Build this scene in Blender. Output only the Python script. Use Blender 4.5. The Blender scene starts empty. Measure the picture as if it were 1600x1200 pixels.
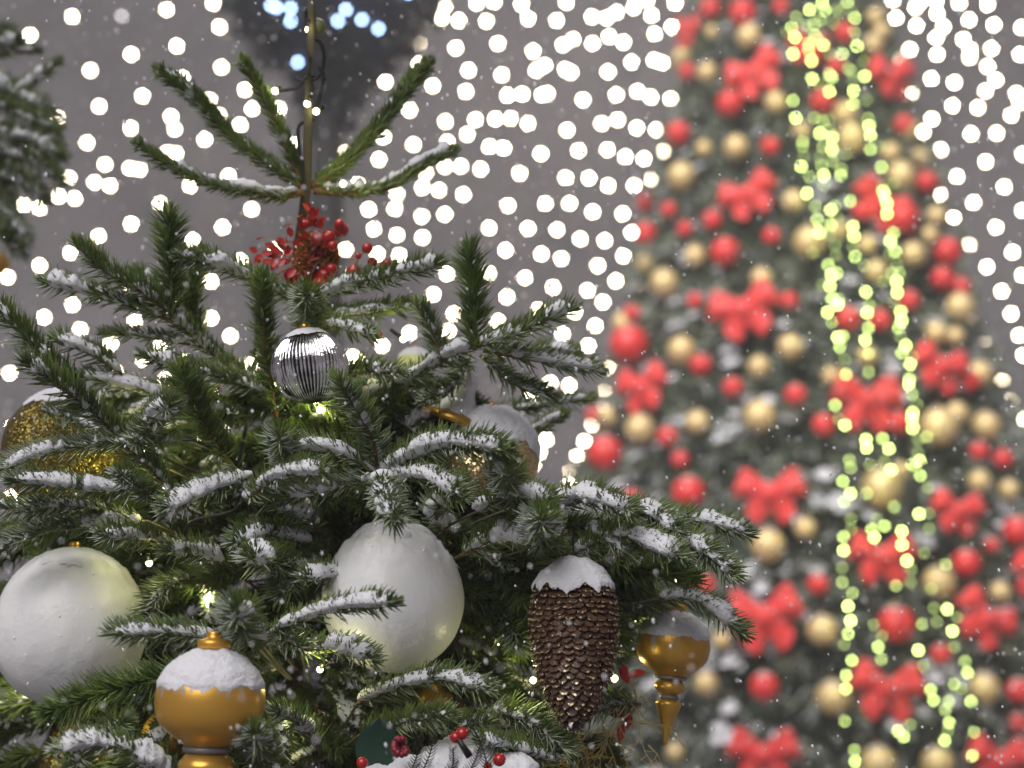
import bpy, math, random
import numpy as np
from mathutils import Vector, noise
random.seed(7); rng = np.random.default_rng(7)
S = bpy.context.scene
COL = S.collection
# ------------------------------------------------------------------ camera
PITCH = math.radians(10); CZ = 1.6; FP = 1600*50/36.0
cd = bpy.data.cameras.new('camera'); cam = bpy.data.objects.new('camera', cd); COL.objects.link(cam)
cam.location = (0, 0, CZ); cam.rotation_euler = (math.pi/2+PITCH, 0, 0)
cd.lens = 50; cd.sensor_width = 36; cd.clip_start = 0.05; cd.clip_end = 3000
cd.dof.use_dof = True; cd.dof.focus_distance = 1.5; cd.dof.aperture_fstop = 2.75; cd.dof.aperture_blades = 0
S.camera = cam
C0 = np.array([0, 0, CZ]); RT = np.array([1.0, 0, 0])
FW = np.array([0, math.cos(PITCH), math.sin(PITCH)]); UP = np.array([0, -math.sin(PITCH), math.cos(PITCH)])
def at(x, y, d): return C0 + FW*d + RT*((x-800)/FP*d) - UP*((y-600)/FP*d)
# ------------------------------------------------------------------ world: night sky glowing grey over a lit square
W = bpy.data.worlds.new('World'); S.world = W; W.use_nodes = True
nt = W.node_tree; nt.nodes.clear()
o_ = nt.nodes.new('ShaderNodeOutputWorld'); bg = nt.nodes.new('ShaderNodeBackground'); bg.inputs[1].default_value = 1.0
tc = nt.nodes.new('ShaderNodeTexCoord'); nz = nt.nodes.new('ShaderNodeTexNoise'); nz.inputs['Scale'].default_value = 3.2; nz.inputs['Detail'].default_value = 5; nz.inputs['Roughness'].default_value = .65
rp = nt.nodes.new('ShaderNodeValToRGB')
rp.color_ramp.elements[0].position = .34; rp.color_ramp.elements[0].color = (.076, .067, .073, 1)
rp.color_ramp.elements[1].position = .66; rp.color_ramp.elements[1].color = (.150, .133, .142, 1)
nt.links.new(tc.outputs['Generated'], nz.inputs['Vector']); nt.links.new(nz.outputs['Fac'], rp.inputs[0])
nt.links.new(rp.outputs[0], bg.inputs[0]); nt.links.new(bg.outputs[0], o_.inputs[0])
# ------------------------------------------------------------------ one broad soft key of the square; added unseen spot brightens the tall tree
def lamp(name, kind, loc, target, energy, col, **kw):
    L = bpy.data.lights.new(name, kind); L.energy = energy; L.color = col
    for k, v in kw.items(): setattr(L, k, v)
    o = bpy.data.objects.new(name, L); COL.objects.link(o); o.location = loc
    d = Vector(target)-Vector(loc); o.rotation_euler = d.to_track_quat('-Z', 'Y').to_euler()
    return o
lamp('street_light', 'SUN', (-2.2, -4.1, 8.0), (0, 1.5, 1.7), 2.7, (1.0, .97, .945), angle=math.radians(48))
lamp('added_tree_spot', 'SPOT', (-1.5, .5, 7.5), (1.7, 8.4, 3.2), 2300, (1.0, .96, .92), spot_size=math.radians(40), spot_blend=.8, shadow_soft_size=.5)
S.view_settings.view_transform = 'Standard'; S.view_settings.look = 'None'; S.view_settings.exposure = .14; S.view_settings.gamma = 1
S.render.engine = 'CYCLES'
cy = S.cycles; cy.use_adaptive_sampling = False; cy.max_bounces = 6; cy.diffuse_bounces = 3; cy.glossy_bounces = 3; cy.transmission_bounces = 5
cy.sample_clamp_indirect = 2.0; cy.caustics_reflective = False; cy.caustics_refractive = False; cy.use_denoising = True
# ------------------------------------------------------------------ materials
class NT:
    def __init__(s, name):
        s.m = bpy.data.materials.new(name); s.m.use_nodes = True; s.t = s.m.node_tree; s.t.nodes.clear()
        s.out = s.t.nodes.new('ShaderNodeOutputMaterial'); s.b = s.t.nodes.new('ShaderNodeBsdfPrincipled')
        s.t.links.new(s.b.outputs[0], s.out.inputs[0])
    def n(s, k, **kw):
        x = s.t.nodes.new('ShaderNode'+k)
        for a, v in kw.items():
            if a in x.inputs: x.inputs[a].default_value = v
            else: setattr(x, a, v)
        return x
    def l(s, a, b): s.t.links.new(a, b)
    def set(s, **kw):
        for k, v in kw.items(): s.b.inputs[k.replace('_', ' ')].default_value = v
        return s
    def noise(s, scale, detail=4, coord='Object', stretch=None):
        c = s.n('TexCoord'); o = c.outputs[coord]
        if stretch:
            mp = s.n('Mapping'); mp.inputs['Scale'].default_value = stretch; s.l(o, mp.inputs[0]); o = mp.outputs[0]
        z = s.n('TexNoise', Scale=scale, Detail=detail); s.l(o, z.inputs['Vector']); return z.outputs['Fac']
    def ramp(s, fac, stops):
        r = s.n('ValToRGB'); e = r.color_ramp.elements
        while len(e) < len(stops): e.new(.5)
        for q, (p, c) in zip(e, stops): q.position = p; q.color = (*c, 1) if len(c) == 3 else c
        s.l(fac, r.inputs[0]); return r.outputs[0]
    def mix(s, f, a, b):
        x = s.n('Mix', data_type='RGBA')
        if isinstance(f, float): x.inputs[0].default_value = f
        else: s.l(f, x.inputs[0])
        for sock, v in ((x.inputs[6], a), (x.inputs[7], b)):
            if isinstance(v, tuple): sock.default_value = (*v, 1)
            else: s.l(v, sock)
        return x.outputs[2]
    def math(s, op, a, b=None, clamp=False):
        x = s.n('Math', operation=op); x.use_clamp = clamp
        for i, v in enumerate((a, b)):
            if v is None: continue
            if isinstance(v, (int, float)): x.inputs[i].default_value = v
            else: s.l(v, x.inputs[i])
        return x.outputs[0]
    def bump(s, h, strength, dist):
        x = s.n('Bump', Strength=strength, Distance=dist); s.l(h, x.inputs['Height']); s.l(x.outputs[0], s.b.inputs['Normal'])
    def upfac(s, lo, hi, nscale=0, namp=0):
        g = s.n('NewGeometry'); sp = s.n('SeparateXYZ'); s.l(g.outputs['True Normal'] if nscale < 0 else g.outputs['Normal'], sp.inputs[0])
        z = sp.outputs['Z']
        if namp: z = s.math('ADD', z, s.math('MULTIPLY', s.math('SUBTRACT', s.noise(abs(nscale), 4), .5), namp))
        mr = s.n('MapRange'); mr.inputs['From Min'].default_value = lo; mr.inputs['From Max'].default_value = hi; s.l(z, mr.inputs[0])
        return mr.outputs[0]
    def color(s, sock): s.l(sock, s.b.inputs['Base Color']); return s
SNOWC = (.80, .80, .86)
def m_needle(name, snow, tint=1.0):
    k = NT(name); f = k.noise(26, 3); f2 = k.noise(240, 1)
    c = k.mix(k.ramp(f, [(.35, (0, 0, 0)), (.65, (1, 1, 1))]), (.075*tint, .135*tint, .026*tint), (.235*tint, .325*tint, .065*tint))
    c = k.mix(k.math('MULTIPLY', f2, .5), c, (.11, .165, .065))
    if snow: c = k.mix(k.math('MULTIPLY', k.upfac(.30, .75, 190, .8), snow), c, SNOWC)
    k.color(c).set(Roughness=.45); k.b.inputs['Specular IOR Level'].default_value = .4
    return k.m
M = {}
M['needle0'] = m_needle('fir_needle', .0); M['needle1'] = m_needle('frosted_needle', .55); M['needle2'] = m_needle('snowy_needle', .50)
M['needle_dark'] = m_needle('shaded_needle', .0, .50)  # darker copy of the needle green: inner shade put into its colour
k = NT('snow'); k.set(Base_Color=(*SNOWC, 1), Roughness=.9); n1 = k.noise(420, 3); n2 = k.noise(90, 3); k.bump(k.math('ADD', n1, k.math('MULTIPLY', n2, 1.2)), .6, .003)
k.b.inputs['Specular IOR Level'].default_value = .2; M['snow'] = k.m
k = NT('twig_bark'); k.color(k.mix(k.noise(120), (.10, .055, .022), (.24, .13, .05))).set(Roughness=.8); M['twig'] = k.m
k = NT('trunk_bark'); k.color(k.mix(k.noise(60, 5, stretch=(1, 1, .3)), (.05, .042, .028), (.15, .125, .075))).set(Roughness=.85); k.bump(k.noise(150), .6, .002); M['bark'] = k.m
def m_plain(name, col, rough=.5, metal=0., **kw):
    k = NT(name); f = k.noise(45, 3); k.color(k.mix(f, tuple(c*.8 for c in col), tuple(min(1, c*1.15) for c in col))).set(Roughness=rough, Metallic=metal)
    for a, v in kw.items(): k.b.inputs[a.replace('_', ' ')].default_value = v
    return k.m
M['cable'] = m_plain('black_cable', (.008, .008, .009), .45)
M['berry'] = m_plain('red_berry', (.42, .012, .014), .25, Coat_Weight=.4)
M['berry_dark'] = m_plain('crimson_berry', (.22, .01, .03), .35)
M['redleaf'] = m_plain('red_leaf', (.45, .02, .015), .4)
M['holly'] = m_plain('holly_leaf', (.012, .045, .028), .4)
M['goldplain'] = m_plain('gold_metal', (.62, .36, .07), .3, .75)
M['greyglit'] = m_plain('grey_glitter', (.26, .26, .28), .45, .5)
M['drygold'] = m_plain('gilded_twig', (.55, .42, .16), .4, .3)
M['darkfern'] = m_plain('dark_fern', (.03, .03, .025), .7)
def m_emit(name, col, st):
    m = bpy.data.materials.new(name); m.use_nodes = True; t = m.node_tree; t.nodes.clear()
    o = t.nodes.new('ShaderNodeOutputMaterial'); e = t.nodes.new('ShaderNodeEmission'); e.inputs[0].default_value = (*col, 1); e.inputs[1].default_value = st
    t.links.new(e.outputs[0], o.inputs[0]); m.cycles.emission_sampling = 'NONE'; return m
M['bulb_white'] = m_emit('warm_white_bulb_glow', (1, .84, .60), 75)
M['bulb_dim'] = m_emit('dim_bulb_glow', (1, .92, .95), 6)
M['bulb_blue'] = m_emit('cool_blue_bulb_glow', (.42, .62, 1), 20)
GREENS = [m_emit('lime_bulb_glow_%s' % n, (.66, .86, .24), s) for n, s in (('faint', 6), ('soft', 12), ('bright', 24), ('strong', 44))]
M['led'] = m_emit('led_glow', (1, .96, .50), 9)
# ------------------------------------------------------------------ mesh helpers
def build(name, V, F, mats, parent=None, smooth=True, midx=None):
    V = np.asarray(V, dtype=np.float32).reshape(-1, 3)
    me = bpy.data.meshes.new(name)
    if isinstance(F, np.ndarray):
        n, kk = F.shape
        me.vertices.add(len(V)); me.vertices.foreach_set('co', V.ravel())
        me.loops.add(n*kk); me.loops.foreach_set('vertex_index', F.astype(np.int32).ravel())
        me.polygons.add(n); me.polygons.foreach_set('loop_start', np.arange(0, n*kk, kk, dtype=np.int32))
        me.update(calc_edges=True)
    else:
        me.from_pydata(V.tolist(), [], F)
    for m in (mats if isinstance(mats, (list, tuple)) else [mats]): me.materials.append(m)
    if midx is not None: me.polygons.foreach_set('material_index', np.asarray(midx, dtype=np.int32))
    me.polygons.foreach_set('use_smooth', [smooth]*len(me.polygons)); me.update()
    o = bpy.data.objects.new(name, me); COL.objects.link(o)
    if parent is not None: o.parent = parent
    return o
class B:
    """collects quads/tris for ONE mesh"""
    def __init__(s): s.V = []; s.F = []; s.M = []; s.n = 0
    def add(s, V, F, m=0):
        V = np.asarray(V, float).reshape(-1, 3); s.V.append(V)
        for f in F: s.F.append([int(i)+s.n for i in f]); s.M.append(m)
        s.n += len(V)
    def build(s, name, mats, parent=None, origin=None, smooth=True):
        V = np.concatenate(s.V)
        if origin is not None: V = V-np.asarray(origin)
        o = build(name, V, s.F, mats, parent, smooth, s.M); return o
def place(o, p): o.location = tuple(float(q) for q in p); return o
def tag(o, label=None, cat=None, group=None, kind=None):
    if label: o['label'] = label
    if cat: o['category'] = cat
    if group: o['group'] = group
    if kind: o['kind'] = kind
    return o
def empty(name, loc, label, cat, group=None, rot=None):
    o = bpy.data.objects.new(name, None); COL.objects.link(o); o.location = tuple(float(q) for q in loc); o.empty_display_size = .05
    if rot: o.rotation_euler = rot
    return tag(o, label, cat, group)
def norm(v): return v/(np.linalg.norm(v, axis=-1, keepdims=True)+1e-12)
def spline(P, n):
    """Catmull-Rom resample to n points with even arc steps"""
    P = np.asarray(P, float)
    if len(P) == 2: return P[0]+(P[1]-P[0])*np.linspace(0, 1, n)[:, None]
    Q = np.vstack([2*P[0]-P[1], P, 2*P[-1]-P[-2]]); out = []
    for i in range(1, len(Q)-2):
        t = np.linspace(0, 1, 12, endpoint=False)[:, None]; a, b, c, d = Q[i-1:i+3]
        out.append(.5*((2*b)+(c-a)*t+(2*a-5*b+4*c-d)*t**2+(-a+3*b-3*c+d)*t**3))
    out = np.vstack(out+[P[-1:]]); s = np.r_[0, np.cumsum(np.linalg.norm(np.diff(out, axis=0), axis=1))]
    u = np.linspace(0, s[-1], n); return np.stack([np.interp(u, s, out[:, k]) for k in range(3)], 1)
def frames(P):
    T = norm(np.gradient(P, axis=0)); Z = np.array([0, 0, 1.0])
    Sd = np.cross(T, Z); l = np.linalg.norm(Sd, axis=1, keepdims=True)
    Sd = np.where(l < .25, np.array([1.0, 0, 0])-T*T[:, :1], Sd); Sd = norm(Sd)
    return T, Sd, norm(np.cross(Sd, T))
def tube(P, R, seg=6, cap=True):
    P = np.asarray(P, float); R = np.broadcast_to(np.asarray(R, float), (len(P),)); T, Sd, U = frames(P)
    a = np.linspace(0, 2*math.pi, seg, endpoint=False)
    V = P[:, None]+R[:, None, None]*(np.cos(a)[None, :, None]*Sd[:, None]+np.sin(a)[None, :, None]*U[:, None])
    n = len(P); F = [[i*seg+j, i*seg+(j+1) % seg, (i+1)*seg+(j+1) % seg, (i+1)*seg+j] for i in range(n-1) for j in range(seg)]
    if cap: F += [list(range(seg))[::-1], [(n-1)*seg+j for j in range(seg)]]
    return V.reshape(-1, 3), F
def lathe(prof, seg=40, ribs=0, ribamp=0, sx=1, sy=1):
    """prof [(z, r)] from top to bottom around the z axis"""
    a = np.linspace(0, 2*math.pi, seg, endpoint=False); V = []
    for z, r in prof:
        rr = r*(1+ribamp*(np.abs(np.cos(a*ribs/2))-.5)) if ribs else np.full(seg, r)
        V.append(np.stack([rr*np.cos(a)*sx, rr*np.sin(a)*sy, np.full(seg, z)], 1))
    n = len(prof); F = [[i*seg+j, (i+1)*seg+j, (i+1)*seg+(j+1) % seg, i*seg+(j+1) % seg] for i in range(n-1) for j in range(seg)]
    F += [list(range(seg)), [(n-1)*seg+j for j in range(seg)][::-1]]
    return np.concatenate(V), F
def ball(c, r, seg=16, rings=10, s=(1, 1, 1)):
    V, F = lathe([(math.cos(t)*r, max(1e-5, math.sin(t)*r)) for t in np.linspace(0, math.pi, rings)], seg)
    return V*np.array(s)+np.asarray(c), F
def smoothprof(pts, n=40):
    pts = np.array(pts, float); P = spline(np.c_[pts, np.zeros(len(pts))], n); return [(p[0], max(p[1], 1e-5)) for p in P]
def fbm(p, sc, seed=0): return noise.fractal(Vector((p[0]*sc+seed, p[1]*sc-seed, p[2]*sc)), .8, 2.2, 4)
# ------------------------------------------------------------------ fir shoots
def needles_geo(P, L, dens, rg, up_bias=.6, alpha=55, w=.00125):
    """P: resampled points in metres; L needle length (m). returns verts (n,9,3)"""
    seglen = np.linalg.norm(np.diff(P, axis=0), axis=1).sum(); n = max(12, int(seglen*dens))
    T, Sd, U = frames(P); s = rg.random(n)**.93; s = np.clip(s+.02, 0, 1)
    f = s*(len(P)-1); i = np.minimum(f.astype(int), len(P)-2); t = (f-i)[:, None]
    pos = P[i]*(1-t)+P[i+1]*t; T = T[i]; Sd = Sd[i]; U = U[i]
    phi = rg.random(n)*2*math.pi; low = np.sin(phi) < -.25; flip = low & (rg.random(n) < up_bias); phi = np.where(flip, -phi, phi)
    al = np.radians(alpha+rg.normal(0, 6.5, n)); al = np.where(s > .93, al*(.25+.75*rg.random(n)), al)
    D = np.cos(al)[:, None]*T+np.sin(al)[:, None]*(np.cos(phi)[:, None]*Sd+np.sin(phi)[:, None]*U)
    Ln = L*(.78+.34*rg.random(n))*np.where(s > .88, 1-(s-.88)*2.6, 1)*np.where(s < .08, .75, 1)
    D = norm(D); bend = norm(T*.5+np.array([0, 0, .25])+rg.normal(0, .45, (n, 3))); Ln = Ln*np.where(rg.random(n) < .10, .6, 1)
    A = norm(np.cross(D, T+1e-4)); Bv = norm(np.cross(D, A))
    V = np.zeros((n, 9, 3)); ww = w*(.8+.4*rg.random(n))
    for r_, (u, wd) in enumerate(((0, .8), (.55, 1.0), (1.0, .22))):
        c = pos+D*(Ln*u)[:, None]+bend*(Ln*.16*u*u)[:, None]
        for q in range(3):
            an = q*2.0944; V[:, r_*3+q] = c+(ww*wd)[:, None]*(math.cos(an)*A*1.25+math.sin(an)*Bv*.75)
    return V
NF = np.array([[r*3+q, r*3+(q+1) % 3, (r+1)*3+(q+1) % 3, (r+1)*3+q] for r in range(2) for q in range(3)])
def needle_faces(n): return (NF[None]+(np.arange(n)*9)[:, None, None]).reshape(-1, 4)
def snow_geo(P, w, h, lift, rough, s0=0., s1=1., seed=0, step=.0028, seg=14):
    """lumpy cap of snow lying along a shoot"""
    n0 = len(P); P = P[int(s0*(n0-1)):max(int(s0*(n0-1))+3, int(math.ceil(s1*(n0-1)))+1)]
    L = np.linalg.norm(np.diff(P, axis=0), axis=1).sum(); n = max(8, int(L/step)); P = spline(P, n)
    T, Sd, U = frames(P); V = []; Uz = norm(U*.5+np.array([0, 0, .5]))
    for i in range(n):
        u = i/(n-1); e = min(1, math.sqrt(max(0, 1-(1-min(1, u*L/(h*1.3)))**2))) * min(1, math.sqrt(max(0, 1-(1-min(1, (1-u)*L/(h*1.3)))**2)))
        big = 1+.55*fbm(P[i], 38, seed)*rough+.35*fbm(P[i], 14, seed+2)+.22*(u-.45); big = max(.22, big)*(.45 if fbm(P[i], 22, seed+8) < -.34 else 1)
        for j in range(seg):
            a = 2*math.pi*j/seg; c, s_ = math.cos(a), math.sin(a)
            hh = h*s_ if s_ > 0 else h*.42*s_
            p = P[i]+Uz[i]*(lift+hh*e*big)+Sd[i]*(w*c*e*big)
            k_ = fbm(p, 120, seed)*.26*rough*h + fbm(p, 380, seed+3)*.08*h
            p = p+norm(Sd[i]*c+Uz[i]*s_)*k_*e
            V.append(p)
    F = [[i*seg+j, i*seg+(j+1) % seg, (i+1)*seg+(j+1) % seg, (i+1)*seg+j] for i in range(n-1) for j in range(seg)]
    F += [list(range(seg))[::-1], [(n-1)*seg+j for j in range(seg)]]
    return np.array(V), F
def shoot_pts(pts, d0, d1):
    n = len(pts); ac = [0]
    for a, b in zip(pts, pts[1:]): ac.append(ac[-1]+math.hypot(a[0]-b[0], a[1]-b[1]))
    return [at(x, y, d0+(d1-d0)*(ac[i]/max(1, ac[-1]))) for i, (x, y) in enumerate(pts)]
nshoot = [0]
def shoot(tree, pts, d0, d1, L, snow, dens=2.3, alpha=55, link=None, stem=2.2, mat=None, wsn=0, bud=0):
    """one branch part: woody stem, with needles and snow as sub-parts"""
    L *= 1.0 if bud else 1.14; nshoot[0] += 1; sd = nshoot[0]*3.7
    rg = np.random.default_rng(nshoot[0]); dm = (d0+d1)/2; px = dm/FP
    P = spline(shoot_pts(pts, d0, d1), 26); org = P[0].copy()
    R = np.linspace(stem*1.5, stem*.7, 26)*px
    V, F = tube(P, R, 6); b = B(); b.add(V, F)
    if link is not None:
        LP = spline([link, (np.asarray(link)+P[0])/2-np.array([0, 0, .04])+FW*.09, P[0]], 10)
        V, F = tube(LP, np.linspace(2.6, stem*1.2, 10)*px, 6); b.add(V, F, 1)
    tb = b.build('branch', [M['twig'], M['bark']], tree, origin=org); place(tb, org-np.array(tree.location))
    N = needles_geo(P, L*px, dens/px, rg, alpha=alpha, up_bias=.75 if snow else .4)-org
    if bud:
        e = P[-1]; tp_ = norm(P[-1]-P[-3]); n_ = np.random.default_rng(nshoot[0]+500); q_ = []
        for _ in range(70):
            dv = norm(n_.normal(0, 1, 3)+tp_*.2); q_.append(needles_geo(np.array([e-tp_*bud*px*.8, e]), L*px*.8, 1, n_, alpha=70)[:1]*1.0)
        N = np.concatenate([N]+[a-org for a in q_])
    nm = mat or (M['needle0'] if snow < .4 else M['needle1'] if snow < 1.6 else M['needle2'])
    build('needles', N, needle_faces(len(N)), nm, tb, smooth=True)
    if snow >= .4:
        if snow < 1.6:
            V, F = snow_geo(P, (wsn or L*.33)*snow*px, (wsn or L*.28)*snow*px, (wsn or L*.10)*px, 1.7, .04, .97, sd)
        else:
            q = snow/2.0; V, F = snow_geo(P, L*.58*q*px, L*.43*q*px, L*.12*px, .72, .02, .98, sd)
        bb = B(); bb.add(V, F); bb.build('snow', M['snow'], tb, origin=org)
    return tb
# ================================================================== SETTING
g = B(); g.add([(-300, -60, 0), (300, -60, 0), (300, 900, 0), (-300, 900, 0)], [[0, 1, 2, 3]])
k = NT('snowy_paving'); k.color(k.mix(k.ramp(k.noise(1.3, 6), [(.4, (0, 0, 0)), (.6, (1, 1, 1))]), (.06, .05, .06), (.30, .29, .32))).set(Roughness=.8); M['ground'] = k.m
tag(g.build('ground', M['ground']), kind='structure')
# ================================================================== NEAR FIR TREE
TD = 1.80
def trunk_at(y): return at(462+(y-330)*.006, y, TD)
base = trunk_at(600); base = np.array([base[0], base[1], 0.0])
TREE = empty('fir_tree', base, 'near young fir tree with frosted needles, snow on its shoots and hanging ornaments', 'christmas tree')
tp = [(base[0], base[1], 0), (base[0], base[1], 1.0)]+[tuple(trunk_at(y)) for y in (900, 600, 420)]+[tuple(at(478, 300, 1.74)), tuple(at(481, 200, 1.72)), tuple(at(486, 60, 1.71)), tuple(at(488, -30, 1.71))]
TP = spline(tp, 60); rr = np.interp(np.linspace(0, 1, 60), [0, .4, .62, .8, 1], [.032, .022, .011, .0062, .0050])
b = B(); b.add(*tube(TP, rr, 12)); place(b.build('trunk', M['bark'], TREE, origin=base), (0, 0, 0))
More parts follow.
